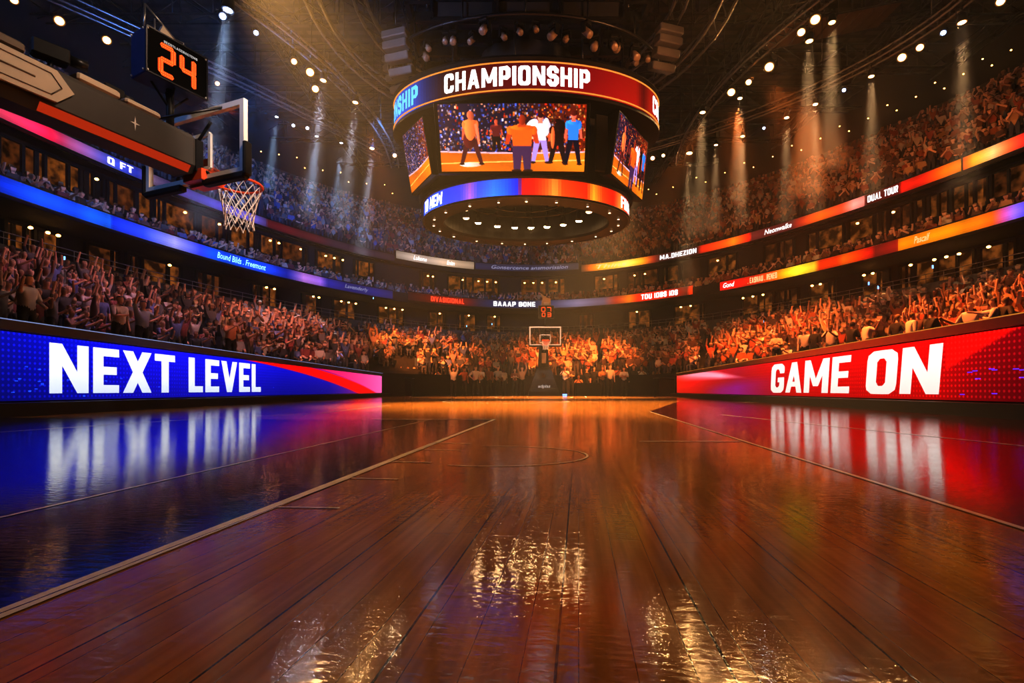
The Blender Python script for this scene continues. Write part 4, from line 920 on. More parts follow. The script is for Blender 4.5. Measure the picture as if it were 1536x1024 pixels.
video('left video screen, mostly blue crowd', (-3.7, 17.4, 8.96), (-2.82, 16.2, 8.96), (-2.5, 16.0, 7.1), (-3.42, 17.6, 7.1), paint(70, 70, 8, figures=False, tint=-.6))
pr = paint(70, 70, 11, figures=True, tint=.6)
video('right video screen, orange court and players', (3.34, 15.9, 8.96), (4.72, 17.9, 8.96), (4.57, 18.1, 7.06), (3.06, 15.9, 7.06), pr)
mb = MB(); mb.bevel_box((2.28, -2.36, 8.0), (.42, .1, 1.75), .02, rz=.30); mb.build('speaker_panel', M_dark, job)
# underside fittings: rim lamps, inner lamp ring, cross frame
M_lampw = emis('scoreboard_lamp', (1, .6, .26), 130.0, 'AUTO'); M_lamps = emis('scoreboard_rim_lamp', (1, .6, .35), 7.0)
mb = MB()
for k in range(20):
    t = 2 * math.pi * k / 20 + .04 * math.sin(k * 5); q = el(3.30, 2.33, t, 6.205); mb.disc(q, (0, 0, -1), .04, 8)
mb.build('rim_lamps', M_lamps, job)
for k, t in enumerate((28, 50, 68, 84, 100, 118, 142, 165, 200, 230, 262, 285, 320, 350)):
    q = el(2.25, 1.5, R(t), 6.62)
    mb = MB(); mb.tube([q + UP * .30, q], [.09, .12], 10); mb.tube([q + UP * .30, q + UP * .8], .03, 5); lp = mb.build('downlight', M_black, job)
    mb = MB(); mb.disc(q - UP * .004, (0, -.3, -1), .115, 10); mb.build('lens', M_lampw if t < 150 else M_lamps, lp)
mb = MB()
for k in range(6): mb.tube([el(2.8, 1.9, R(30 * k), 7.2), el(2.8, 1.9, R(30 * k + 180), 7.2)], .04, 4)
for rr in (.45, .75): mb.tube([el(2.8 * rr, 1.9 * rr, t, 7.0) for t in np.linspace(0, 6.283, 40, endpoint=False)], .035, 4, closed=True)
mb.build('inner_frame', M_steel, job)

# rigging above the scoreboard
rig = thing('rigging_ring', 'large round lattice truss hanging around the top of the scoreboard', 'lighting truss', (.3, 18.3, 0))
def ring_truss(root, cx, cy, a, b, z, n, rad=.05, h=.45, tst=None, name='chord'):
    """curved lattice: two chords plus lacing"""
    tt = np.linspace(0, 2 * math.pi, n, endpoint=False) if tst is None else np.linspace(tst[0], tst[1], n)
    o = Vector((cx, cy, 0)) - root.location; cl = tst is None
    C = [[o + Vector(((a + da) * math.cos(t), (b + da) * math.sin(t), z + dz)) for t in tt] for da, dz in ((0, 0), (h, 0), (h / 2, h))]
    mb = MB()
    for c in C: mb.tube(c, rad, 5, closed=cl)
    mb.build(name, M_truss, root)
    mb = MB(); N = len(tt)
    for i in range(N if cl else N - 1):
        j = (i + 1) % N
        mb.tube([C[0][i], C[1][j]], rad * .55, 3, caps=False); mb.tube([C[1][i], C[2][j]], rad * .55, 3, caps=False); mb.tube([C[2][i], C[0][j]], rad * .55, 3, caps=False)
    mb.build('lacing', M_steel, root)
ring_truss(rig, .3, 18.3, 6.9, 7.4, 13.6, 56, .06, .5)
rig2 = thing('rigging_ring', 'smaller round lattice truss inside the larger ring above the scoreboard', 'lighting truss', (.3, 18.3, 0))
ring_truss(rig2, .3, 18.3, 5.4, 5.6, 13.9, 44, .055, .45)
grid = thing('mother_grid', 'dark steel rigging grid above the scoreboard', 'rigging grid', (.5, 18.3, 0))
mb = MB()
for k in range(-3, 4): mb.box((k * 1.25, 0, 12.4), (.14, 5.2, .3)); mb.box((0, k * .85, 12.4), (7.6, .14, .3))
mb.build('beam', M_steel, grid)
mb = MB()
for x in (-3.2, 0, 3.2):
    for y in (-2, 2): mb.tube([(x, y, 12.5), (x * 1.15, y * 1.15, CEIL)], .035, 5)
mb.build('hanging_cable', M_steel, grid)
mb = MB()
for k in (-1, 0, 1):
    x = k * 2.0; y = -2.7
    for s in (-.95, .95): mb.box((x + s, y, 12.0), (.07, .07, .75))
    for s in (-.37, .37): mb.box((x, y, 12.0 + s), (1.95, .07, .07))
mb.build('front_frame', M_steel, grid)
mb = MB()
for k in (-1, 0, 1): mb.box((k * 2.0, -2.55, 12.0), (1.8, .04, .64))
mb.build('front_panel', M_dark, grid)
mb = MB()
for k in range(10):
    t = 2 * math.pi * k / 10 + .2; mb.tube([el(3.6, 2.1, t, 10.62), el(3.6, 2.1, t, 12.4)], .03, 5)
mb.build('suspension_cable', M_steel, grid)
drum = MB(); eloft(drum, [(1.6, 1.0, 10.65), (1.7, 1.1, 11.4), (1.6, 1.0, 12.2)], 32); drum.build('cable_drum', M_dark, grid)
for lab, c, d in (('pale line-array speaker stack hanging left of the scoreboard top', (-3.75, 16.5, 11.2), (-.3, -1, 0)), ('pale line-array speaker stack hanging right of the scoreboard top', (5.1, 16.6, 11.4), (.3, -1, 0)), ('line-array speaker stack hanging inside the left of the rigging ring', (-4.5, 19.5, 12.4), (-.5, -1, 0))):
    rt = thing('line_array_speaker', lab, 'speaker', c); d = Vector(d).normalized(); x = d.cross(UP).normalized()
    for k in range(4):
        mb = MB(); cc = UP * (.55 - k * .3) - d * (.05 * k * k) ; dd = (d - UP * .12 * k).normalized(); uu = x.cross(dd).normalized()
        mb.bevel_box(cc, (.85, .4, .24), .03, ax=x, ay=dd, az=uu); mb.build('cabinet', mat('speaker_pale', (.09, .08, .08), .5), rt)
    mb = MB(); mb.box((0, 0, .78), (.5, .3, .06)); mb.tube([(0, 0, .78), (0, 0, 2.3)], .025, 5); mb.build('flying_frame', M_steel, rt)

# ================================================================== STAGE LIGHTS
def make_fixture(name, kind):
    root = empty(name)
    # built pointing down its own -Z
    mb = MB(); mb.tube([(0, 0, .36), (0, 0, .30), (0, 0, .02), (0, 0, -.02)], [.10, .16, .195, .205], 14); mb.build('housing', M_black, root)
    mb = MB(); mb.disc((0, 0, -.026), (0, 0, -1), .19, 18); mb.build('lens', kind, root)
    mb = MB(); mb.tube([(.22, 0, .14), (.22, 0, .5), (-.22, 0, .5), (-.22, 0, .14)], .022, 5); mb.tube([(0, 0, .5), (0, 0, .62)], .04, 6); mb.build('yoke', M_steel, root)
    return root
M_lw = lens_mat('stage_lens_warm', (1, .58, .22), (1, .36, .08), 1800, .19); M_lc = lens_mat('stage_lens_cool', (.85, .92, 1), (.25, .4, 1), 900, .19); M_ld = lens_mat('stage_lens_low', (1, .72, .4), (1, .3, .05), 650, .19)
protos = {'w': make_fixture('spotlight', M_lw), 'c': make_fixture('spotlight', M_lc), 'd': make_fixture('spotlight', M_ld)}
used = set()
def fixture(kind, px, py, z, lab, grp, tgt=None, s=1.0):
    Y = F * (z - CZ) / (HY - py); X = (px - HX) / F * Y
    r = protos[kind] if kind not in used else copy_tree(protos[kind]); used.add(kind)
    s *= .78; r.location = (X, Y, z); r.scale = (s, s, s)
    tgt = Vector(tgt) if tgt is not None else Vector((X * .35, Y * .55, 0))
    r.rotation_euler = (tgt - r.location).to_track_quat('-Z', 'Y').to_euler()
    tag(r, lab, 'spotlight', grp); return r
def lamp_spot(loc, tgt, energy, col, ang, blend=.5, rad=.12):
    li = bpy.data.lights.new('beam_and_fill_spot', 'SPOT'); li.energy = energy; li.color = col; li.spot_size = R(ang); li.spot_blend = blend; li.shadow_soft_size = rad  # serves the narrow beams and the added fill spots alike
    o = bpy.data.objects.new('beam_and_fill_spot', li); COL.objects.link(o); o.location = loc
    o.rotation_euler = (Vector(tgt) - Vector(loc)).to_track_quat('-Z', 'Y').to_euler(); return o
ZI, ZO = 12.6, 14.6
ordn = ['first', 'second', 'third', 'fourth', 'fifth', 'sixth', 'seventh', 'eighth', 'ninth', 'tenth', 'eleventh', 'twelfth', 'thirteenth', 'fourteenth', 'fifteenth', 'sixteenth']
SP = {
 'right inner truss': (ZI, [(1034, 229, 'w', 1.3, 1), (1054, 168, 'w', 1.0, 1), (1097, 138, 'w', 1.2, 0), (1110, 147, 'w', .8, 1), (1123, 123, 'w', .9, 0), (1154, 100, 'w', 1.3, 0), (1202, 48, 'w', 1.0, 0), (1214, 61, 'w', 1.0, 1), (1223, 29, 'w', 1.2, 0), (1248, 33, 'w', .9, 1)]),
 'right outer truss': (ZO, [(979, 237, 'd', 1.1, 0), (995, 233, 'w', .8, 0), (1074, 217, 'd', .9, 1), (1114, 204, 'w', .9, 1), (1146, 192, 'c', .6, 0), (1180, 176, 'w', 1.0, 1), (1223, 156, 'w', 1.0, 1), (1266, 135, 'c', .7, 0), (1307, 114, 'w', 1.0, 1), (1353, 86, 'w', 1.3, 0), (1380, 71, 'w', 1.1, 0), (1415, 49, 'c', .8, 0), (1443, 33, 'w', 1.2, 1), (1501, 2, 'w', 1.1, 0)]),
 'left inner truss': (ZI, [(342, 14, 'c', 1.3, 1), (334, 24, 'c', .9, 0), (384, 49, 'c', .7, 0), (441, 92, 'd', .9, 0), (465, 108, 'w', 1.2, 0), (485, 120, 'w', 1.0, 1), (473, 133, 'w', 1.1, 0), (533, 153, 'w', 1.0, 1), (558, 222, 'w', 1.0, 1), (592, 233, 'd', .9, 0)]),
 'left outer truss': (ZO, [(21, 0, 'w', 1.0, 0), (89, 31, 'w', 1.3, 0), (160, 60, 'w', 1.2, 0), (326, 125, 'd', .8, 0), (415, 175, 'c', .7, 1), (440, 188, 'c', .7, 0), (461, 192, 'c', .7, 0), (475, 204, 'c', .7, 1), (512, 214, 'c', .7, 1)]),
}
beams = []
for nm, (z, lst_) in SP.items():
    for k, (px, py, kd, s, bm) in enumerate(lst_):
        colw = {'w': 'warm white', 'c': 'bluish white', 'd': 'amber'}[kd]
        fx = fixture(kd, px, py, z, '%s spotlight on the %s, %s from its %s end' % (colw, nm, ordn[k], 'scoreboard' if 'right' in nm else 'near'), 'spotlights on the ' + nm, s=s)
        if bm:
            p = Vector(fx.location); sd = 1 if px > HX else -1
            tg = Vector((p.x * 1.05 - .9, p.y * 1.02 - .6, 0)); fx.rotation_euler = (tg - p).to_track_quat('-Z', 'Y').to_euler()
            lamp_spot(p + (tg - p).normalized() * .12, tg, 11000 if kd != 'c' else 12000, ((1, .6, .28) if px > 768 else (.75, .82, 1)) if kd != 'c' else (.45, .68, 1), 11, .6, .15); beams.append(fx)
    # the truss these lamps hang from
    pts = []
    for px, py, kd, s, bm in lst_:
        Y = F * (z - CZ) / (HY - py); pts.append(Vector(((px - HX) / F * Y, Y)))
    rr = thing('lighting_truss', 'curved lattice lighting truss, %s' % nm.replace(' truss', ' of the four' if False else ' one'), 'lighting truss', (0, 0, 0))
    P = np.array([tuple(p) for p in pts]); o = np.argsort(P[:, 1]); P = P[o]
    cf = np.polyfit(P[:, 1], P[:, 0], 2); ys = np.linspace(P[0, 1] - 3, P[-1, 1] + 3, 40); ch = [[Vector((np.polyval(cf, y) + dx, y, z + .66 + dz)) for y in ys] for dx, dz in ((-.22, 0), (.22, 0), (0, .4))]
    mb = MB(); 
    for c in ch: mb.tube(c, .045, 5)
    mb.build('chord', M_truss, rr)
    mb = MB()
    for i in range(39):
        for a, b in ((0, 1), (1, 2), (2, 0)): mb.tube([ch[a][i], ch[b][i + 1]], .022, 3, caps=False)
    mb.build('lacing', M_steel, rr)
    mb = MB()
    for i in range(2, 40, 9): mb.tube([ch[2][i], ch[2][i] + UP * (CEIL - z - 1.1)], .02, 4)
    mb.build('hanging_cable', M_steel, rr)

# haze cones added so each narrow beam shows, lit by its own lamp
def haze_mat():
    m = bpy.data.materials.new('beam_haze'); m.use_nodes = True; nt = m.node_tree; nt.nodes.clear()
    o = nt.nodes.new('ShaderNodeOutputMaterial'); v = nt.nodes.new('ShaderNodeVolumeScatter'); v.inputs['Color'].default_value = (1, 1, 1, 1); v.inputs['Density'].default_value = .03; v.inputs['Anisotropy'].default_value = .25
    nt.links.new(v.outputs[0], o.inputs['Volume']); return m
mb = MB(); mb.loft([[Vector((math.cos(2 * math.pi * k / 20) * r, math.sin(2 * math.pi * k / 20) * r, z)) for k in range(20)] for z, r in ((-7.0, .82), (-.05, .17))], caps=True)
shaft = mb.build('beam_haze_cone', haze_mat())
for k, fx in enumerate(beams):
    o = shaft if k == 0 else shaft.copy()
    if k: COL.objects.link(o)
    o.parent = fx; o['label'] = 'pale hazy light beam'

# unlit moving heads hanging in the rigging above the scoreboard
mh = empty('moving_head_light')
mb = MB(); mb.bevel_box((0, 0, 0), (.3, .3, .12), .02); mb.build('base', M_black, mh)
mb = MB(); mb.box((0, 0, -.07), (.36, .16, .03)); mb.frame_box((-.17, 0, -.2), (1, 0, 0), (0, 1, 0), UP, .025, .08, .16); mb.frame_box((.17, 0, -.2), (1, 0, 0), (0, 1, 0), UP, .025, .08, .16); mb.build('yoke', M_black, mh)
mb = MB(); mb.tube([(0, .12, -.12), (0, .06, -.2), (0, -.16, -.46), (0, -.18, -.48)], [.08, .13, .14, .12], 10); mb.build('head', mat('pale_head', (.2, .13, .09), .4), mh)
mrs = random.Random(5); first = True
for k in range(24):
    t = R(-165 + k * 6.6) if k < 22 else R(20 + 60 * (k - 22)); z = 11.35 + .2 * (k % 3 == 0); a = 4.3 + .3 * (k % 2)
    o = mh if first else copy_tree(mh); first = False
    o.location = (.4 + a * math.cos(t), 18.3 + a * .62 * math.sin(t), z); o.rotation_euler = (0, 0, mrs.uniform(-.9, .9)); s = mrs.uniform(.62, .9); o.scale = (s, s, s)
    tag(o, 'unlit pale moving-head light hanging in the row above the scoreboard', 'stage light', 'moving heads above the scoreboard')
mb = MB(); mb.tube([(.4 + 4.75 * math.cos(t), 18.3 + 4.75 * .62 * math.sin(t), 11.62) for t in np.linspace(R(-185), R(5), 50)], .05, 5)
for t in np.linspace(R(-185), R(5), 9): q = Vector((.4 + 4.75 * math.cos(t), 18.3 + 4.75 * .62 * math.sin(t), 11.62)); mb.tube([q, q + UP * .6], .025, 4)
tag(mb.build('light_bar', M_steel), 'curved steel bar carrying the row of moving-head lights', 'bar')

# spots without fixtures of their own, added to light the stands, the court and the roof
L = lamp_spot
L((9.9, 19.8, 12.4), (13.5, 17, 1.6), 20000, (1, .20, .025), 60, 1, .25)
L((9.2, 21.5, 12.4), (12.5, 26, 1.6), 20000, (1, .21, .03), 58, 1, .25)
L((8.6, 23, 12.4), (4, 36, 1.4), 46000, (1, .23, .035), 34, 1, .25)
L((-6.5, 23, 12.4), (-5.5, 35, 1.4), 42000, (1, .25, .045), 34, 1, .25)
L((-9.5, 17.5, 12.4), (-13, 17, 1.5), 2300, (1, .34, .55), 58, 1, .25)
L((-8.5, 21, 12.4), (-12, 26, 1.5), 6000, (1, .3, .24), 58, 1, .25)
L((-9.5, 18, 12.8), (-24, 28, 14), 2600, (.1, .32, 1), 110, 1, .25)
L((-6, 24, 12.8), (-10, 54, 14), 5000, (.1, .34, 1), 90, 1, .25)
L((9.5, 20, 12.8), (28, 30, 14), 1300, (1, .26, .04), 110, 1, .25)
L((6, 25, 12.8), (12, 54, 14), 1400, (1, .36, .1), 90, 1, .25)
# added spots on the court, then two up at the scoreboard rigging
L((7.5, 12.5, 12.4), (.2, 5.0, 0), 8500, (1, .50, .14), 31, 1, .22)
L((-7.5, 13, 12.4), (1.6, 11.5, 0), 95000, (1, .55, .18), 46, 1, .22)
L((6.0, 26, 12.4), (2, 24, 0), 85000, (1, .55, .2), 50, 1, .22)
L((5.5, 13, 9.5), (2, 17, 12.5), 900, (1, .42, .15), 100, 1, .2)
L((-4.5, 13, 9.5), (-2, 17, 12.5), 700, (.5, .6, 1), 100, 1, .2)
# fill spots added for both hoops and the roof
L((-1.2, 5.0, 6.5), (-3.9, 7.2, 3.15), 1100, (1, .78, .62), 24, .7, .2)
L((-1.2, 5.0, 6.5), (-4.6, 5.8, 3.6), 520, (1, .7, .48), 50, .9, .2)
L((-8.5, 3.0, 6.5), (-4.5, 6.3, 4.2), 320, (.2, .4, 1), 60, .9, .2)
L((2.2, 22, 10), (1.9, 29, 3.6), 2600, (1, .8, .65), 18, .6, .15)
L((13, 18, 10), (19, 34, 25), 2200, (1, .36, .1), 120, 1, .25)
L((-9, 18, 10), (-14, 36, 25), 9000, (.1, .3, 1), 120, 1, .25)

# ================================================================== PEOPLE
def skeleton(seated, arms, lean=0.0, turn=0.0, legs=None):
    """joints, edges, radii; faces -Y; arms = (left, right) in up / clap / down / half / wide / hold"""
    dz = -.45 if seated else 0.0
    J = {}; E = []
    def j(n, x, y, z, r, p=None): J[n] = (Vector((x, y, z)), r); E.append((p, n)) if p else None
    pv = .95 + dz
    j('pelvis', 0, 0, pv, .135); j('spine', 0, -lean * .2, pv + .18, .13, 'pelvis'); j('chest', 0, -lean * .45, pv + .38, .155, 'spine')
    j('neck0', 0, -lean * .55, pv + .53, .06, 'chest'); j('neck', 0, -lean * .6 - .01, pv + .60, .052, 'neck0')
    hx = math.sin(turn) * .02
    j('jaw', hx, -lean * .6 - .035, pv + .655, .075, 'neck'); j('head', hx, -lean * .6 - .02, pv + .745, .098, 'jaw'); j('crown', hx, -lean * .6 - .01, pv + .83, .06, 'head')
    sy = -lean * .5
    for s, nm in ((-1, 'l'), (1, 'r')):
        a = arms[0] if s < 0 else arms[1]
        sh = Vector((s * .185, sy, pv + .47))
        el_, wr, hd = {'up': ((.27, -.05, .70), (.22, -.10, .98), (.2, -.12, 1.09)), 'clap': ((.26, -.14, .30), (.07, -.36, .48), (.02, -.42, .56)), 'down': ((.24, .02, .17), (.25, -.05, -.08), (.25, -.07, -.18)),
            'half': ((.30, -.10, .38), (.33, -.2, .64), (.32, -.22, .74)), 'wide': ((.42, -.05, .50), (.62, -.1, .72), (.68, -.12, .80)), 'lap': ((.23, -.08, .2), (.13, -.3, .08), (.08, -.37, .06)),
            'hips': ((.38, .08, .24), (.2, -.02, .08), (.16, -.06, .05)), 'point': ((.3, -.25, .45), (.28, -.5, .5), (.27, -.6, .52)), 'fold': ((.25, -.1, .22), (-.03, -.22, .27), (-.1, -.22, .3))}[a]
        f = lambda q: (s * q[0], q[1] + sy, pv + q[2])
        j('sh' + nm, *sh, .068, 'chest'); j('el' + nm, *f(el_), .045, 'sh' + nm); j('wr' + nm, *f(wr), .033, 'el' + nm); j('hd' + nm, *f(hd), .04, 'wr' + nm)
        st = 0 if legs is None else legs * s
        j('hip' + nm, s * .10, 0, pv - .06, .098, 'pelvis')
        if seated: j('kn' + nm, s * .13, -.43, pv - .02, .068, 'hip' + nm); j('an' + nm, s * .13, -.42, pv - .43, .045, 'kn' + nm); j('to' + nm, s * .14, -.56, pv - .47, .035, 'an' + nm)
        else: j('kn' + nm, s * .12, -.02 - .12 * max(0, st), .5, .066, 'hip' + nm); j('an' + nm, s * .13, .03 + .12 * st * -1, .085, .044, 'kn' + nm); j('to' + nm, s * .15, -.11 - .12 * st, .035, .034, 'an' + nm)
    return J, E
def grow(J, E, sub):
    names = list(J); ix = {n: i for i, n in enumerate(names)}
    me = bpy.data.meshes.new('p'); me.from_pydata([tuple(J[n][0]) for n in names], [(ix[a], ix[b]) for a, b in E], [])
    ob = bpy.data.objects.new('p', me); COL.objects.link(ob)
    ob.modifiers.new('s', 'SKIN')
    for i, n in enumerate(names): r = J[n][1]; me.skin_vertices[0].data[i].radius = (r, r)
    me.skin_vertices[0].data[ix['pelvis']].use_root = True
    if sub: m = ob.modifiers.new('u', 'SUBSURF'); m.levels = sub; m.render_levels = sub
    dg = bpy.context.evaluated_depsgraph_get(); ev = bpy.data.meshes.new_from_object(ob.evaluated_get(dg))
    V = np.array([tuple(v.co) for v in ev.vertices]); Fc = [tuple(p.vertices) for p in ev.polygons]
    bpy.data.objects.remove(ob); bpy.data.meshes.remove(me); bpy.data.meshes.remove(ev)
    # region of each face: nearest bone
    reg = []
    bones = [(a, b) for a, b in E]; A = np.array([tuple(J[a][0]) for a, b in bones]); B = np.array([tuple(J[b][0]) for a, b in bones])
    hd = J['head'][0]
    for f in Fc:
        c = V[list(f)].mean(0); d = B - A; t = np.clip(((c - A) * d).sum(1) / np.maximum((d * d).sum(1), 1e-9), 0, 1)
        k = np.argmin(np.linalg.norm(A + d * t[:, None] - c, axis=1)); a, b = bones[k]
        if b in ('jaw', 'head', 'crown', 'neck'):
            reg.append('hair' if b != 'neck' and (c[2] > hd.z + .025 or (c[1] > hd.y + .035 and c[2] > hd.z - .08)) else 'skin')
        elif b[:2] in ('wr', 'hd'): reg.append('skin')
        elif b[:2] == 'to': reg.append('shoe')
        elif b[:2] in ('hi', 'kn', 'an'): reg.append('pants')
        else: reg.append('shirt')
    return V, Fc, reg
POSES = [(1, ('clap', 'clap')), (1, ('lap', 'lap')), (1, ('half', 'lap')), (0, ('up', 'up')), (0, ('clap', 'clap')), (0, ('up', 'down')), (0, ('wide', 'up')), (1, ('clap', 'half')), (0, ('half', 'half')), (0, ('down', 'down'))]
PNAME = ['clapping seated', 'seated', 'waving while seated', 'arms raised', 'standing clapping', 'one arm raised', 'arms flung wide', 'seated hands together', 'hands lifted', 'standing still']
LOWP = [grow(*skeleton(s, a, .05), 0) for s, a in POSES]; HIP = [grow(*skeleton(s, a, .05), 1) for s, a in POSES]
SKIN = [(.74, .45, .32), (.62, .36, .25), (.36, .19, .12), (.8, .54, .42), (.2, .1, .07)]
HAIR = [(.02, .012, .01), (.05, .03, .02), (.12, .07, .03), (.25, .18, .1)]
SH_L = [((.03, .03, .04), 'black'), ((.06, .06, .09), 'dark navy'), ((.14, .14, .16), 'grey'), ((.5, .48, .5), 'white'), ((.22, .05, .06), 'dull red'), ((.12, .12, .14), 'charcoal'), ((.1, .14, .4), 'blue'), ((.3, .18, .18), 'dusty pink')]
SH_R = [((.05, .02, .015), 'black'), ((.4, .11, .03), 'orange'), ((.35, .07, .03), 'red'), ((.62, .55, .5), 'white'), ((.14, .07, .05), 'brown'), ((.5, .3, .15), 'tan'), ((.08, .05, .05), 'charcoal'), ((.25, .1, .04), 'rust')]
PANTS = [(.02, .02, .03), (.04, .05, .1), (.09, .08, .08)]
def colours(reg, sk, hr, sh, pa): 
    d = {'skin': sk, 'hair': hr, 'shirt': sh, 'pants': pa, 'shoe': (.03, .03, .03)}; return np.array([(*d[r], 1) for r in reg])
def person_mesh(name, V, Fc, cols, smooth=True):
    me = bpy.data.meshes.new(name); me.from_pydata(V.tolist(), [], Fc); me.materials.append(M_people)
    cnt = np.array([len(f) for f in Fc]); at = me.color_attributes.new('Col', 'FLOAT_COLOR', 'CORNER'); at.data.foreach_set('color', np.repeat(cols, cnt, 0).ravel())
    me.polygons.foreach_set('use_smooth', [smooth] * len(Fc)); me.update(); return me
prs = random.Random(21)
spots = []       # (x, y, z, facing, tier)
def seat_rows(rows, tier, gap, t0, t1):
    for ri, (a, b, z) in enumerate(rows):
        t = t0 + prs.random() * .01
        while t < t1:
            dl = math.hypot(a * math.sin(t), b * math.cos(t)); t += gap * prs.uniform(.85, 1.2) / dl
            q = ell(a + prs.uniform(-.1, .1), b + prs.uniform(-.1, .1), t, z)
            if q.y < 3: continue
            px, py = proj(q.x, q.y, z + 1)
            if px < -170 or px > 1700 or py < -120: continue
            ang = (math.degrees(t) + 360) % 360
            if tier == 'low' and any(abs(ang - k) < 1.0 for k in (20, 48, 72, 108, 132, 160)): continue
            if tier == 'low' and ((586 < px < 640 and ri < 7 and 575 < px < 630) or (905 + ri * 9 < px < 925 + ri * 9 and ri < 9)): continue
            face = math.atan2(EC[0] - q.x, -(EC[1] + 2 - q.y)) if False else math.atan2(-(EC[1] + 3 - q.y), EC[0] - q.x) * 0
            if tier == 'low' and ((abs(q.x + 5.3) < 1.2 and 33 < q.y < 36.5) or abs(q.x - (-6.34 - .02466 * q.y)) < .8 and q.y < 30 or abs(q.x - (5.26 + .1318 * q.y)) < .8 and q.y < 29): continue
            d = Vector((EC[0], EC[1] + 4, 0)) - Vector((q.x, q.y, 0)); face = math.atan2(d.x, -d.y)
            spots.append((q.x, q.y, z, face + prs.uniform(-.5, .5), tier, ri))
seat_rows(low_rows, 'low', .46, R(-20), R(200)); seat_rows(mid_rows, 'mid', .62, R(-15), R(195)); seat_rows(upp_rows, 'upp', .62, R(-15), R(195))
def hidden(x, y, z):
    """behind one of the courtside boards?"""
    px, py = proj(x, y, z + 1.15)
    if px < HX: t = (px - HX) / F; Yb = (-6.341) / (t + .02466) if t + .02466 < -.001 else 99; lim = HY - F * (1.24 - CZ) / Yb if Yb < 28.8 else 999
    else: t = (px - HX) / F; Yb = 5.26 / (t - .1318) if t > .1319 else 99; lim = HY - F * (1.24 - CZ) / Yb if 0 < Yb < 27.6 else 999
    return py > lim - 2
cand = [s for s in spots if s[4] == 'low' and not hidden(*s[:3]) and -20 < proj(*s[:3])[0] < 1556]
cand.sort(key=lambda s: s[1])
ind = cand[:250]; indset = set(map(id, ind)); rest = [s for s in spots if id(s) not in indset]
print('crowd', len(spots), 'individual', len(ind), 'nearest..', ind[0][1], ind[-1][1])
# --- the many: one object
def pick(tier, ri, x):
    r = prs.random()
    if tier == 'low': return prs.choice([0, 0, 1, 2, 7, 1, 0] if ri > 11 else [0, 0, 1, 2, 3, 4, 4, 5, 7, 0, 1])
    return prs.choice([0, 1, 1, 2, 7, 1, 7, 0] if tier == 'mid' or ri > 10 else [0, 1, 1, 2, 7, 4, 5, 1])
VV, FF, CC, n0 = [], [], [], 0
for x, y, z, fc, tier, ri in rest:
    k = pick(tier, ri, x); V, Fc, reg = LOWP[k]
    s = prs.uniform(.82, .98); ca_, sa_ = math.cos(fc), math.sin(fc)
    W = V * s; W = np.stack([W[:, 0] * ca_ - W[:, 1] * sa_ + x, W[:, 0] * sa_ + W[:, 1] * ca_ + y, W[:, 2] + z], 1)
    VV.append(W); FF += [tuple(i + n0 for i in f) for f in Fc]; n0 += len(V)
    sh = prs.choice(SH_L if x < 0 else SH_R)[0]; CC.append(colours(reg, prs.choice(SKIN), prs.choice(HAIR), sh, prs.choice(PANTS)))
me = person_mesh('crowd', np.concatenate(VV), FF, np.concatenate(CC), False)
crowd = bpy.data.objects.new('crowd', me); COL.objects.link(crowd)
tag(crowd, 'mass of seated and standing spectators filling the stands behind the nearest rows', 'crowd', kind='stuff')
# --- individuals: variants share mesh data
VAR = {}
def spectator(k, side, sh, loc, fc, s, lab, grp, seed):
    key = (k, side, sh, seed % 3)
    if key not in VAR:
        V, Fc, reg = HIP[k]; c = (SH_L if side == 'L' else SH_R)[sh][0]
        VAR[key] = person_mesh('spectator', V, Fc, colours(reg, SKIN[(k + sh + seed) % 5], HAIR[(sh + seed) % 4], c, PANTS[(k + seed) % 3]))
    o = bpy.data.objects.new('spectator', VAR[key]); COL.objects.link(o); o.location = loc; o.rotation_euler = (0, 0, fc); o.scale = (s, s, s)
    tag(o, lab, 'person', grp); return o
LET_L = [('N of NEXT', 71, 133), ('E', 133, 176), ('X', 176, 223), ('T', 223, 262), ('L', 262, 296), ('E of LEVEL', 296, 320), ('V', 320, 352), ('final L', 352, 400)]
LET_R = [('G', 1150, 1185), ('A', 1185, 1216), ('M', 1216, 1262), ('E of GAME', 1262, 1300), ('O', 1300, 1360), ('N of ON', 1360, 1420)]
for i, (x, y, z, fc, tier, ri) in enumerate(ind):
    side = 'L' if x < 0 else 'R'; k = pick('low', ri, x); sh = prs.randrange(8); px = proj(x, y, z + 1)[0]
    tb = LET_L if side == 'L' else LET_R
    where = next(('above the letter ' + n for n, a, b in tb if a <= px < b), None)
    if where is None: where = 'before the word NEXT' if px < 71 else 'past the word LEVEL' if px < 768 else 'before the word GAME' if px < 1150 else 'past the word ON'
    cn = (SH_L if side == 'L' else SH_R)[sh][1]
    lab = 'spectator in %s top, %s, %s row %s' % (cn, PNAME[k], ordn[min(ri, 15)], where)
    spectator(k, side, sh, (x, y, z), fc, prs.uniform(.84, .98), lab, 'spectators in the near rows of the %s stand' % ('left' if side == 'L' else 'right'), i)

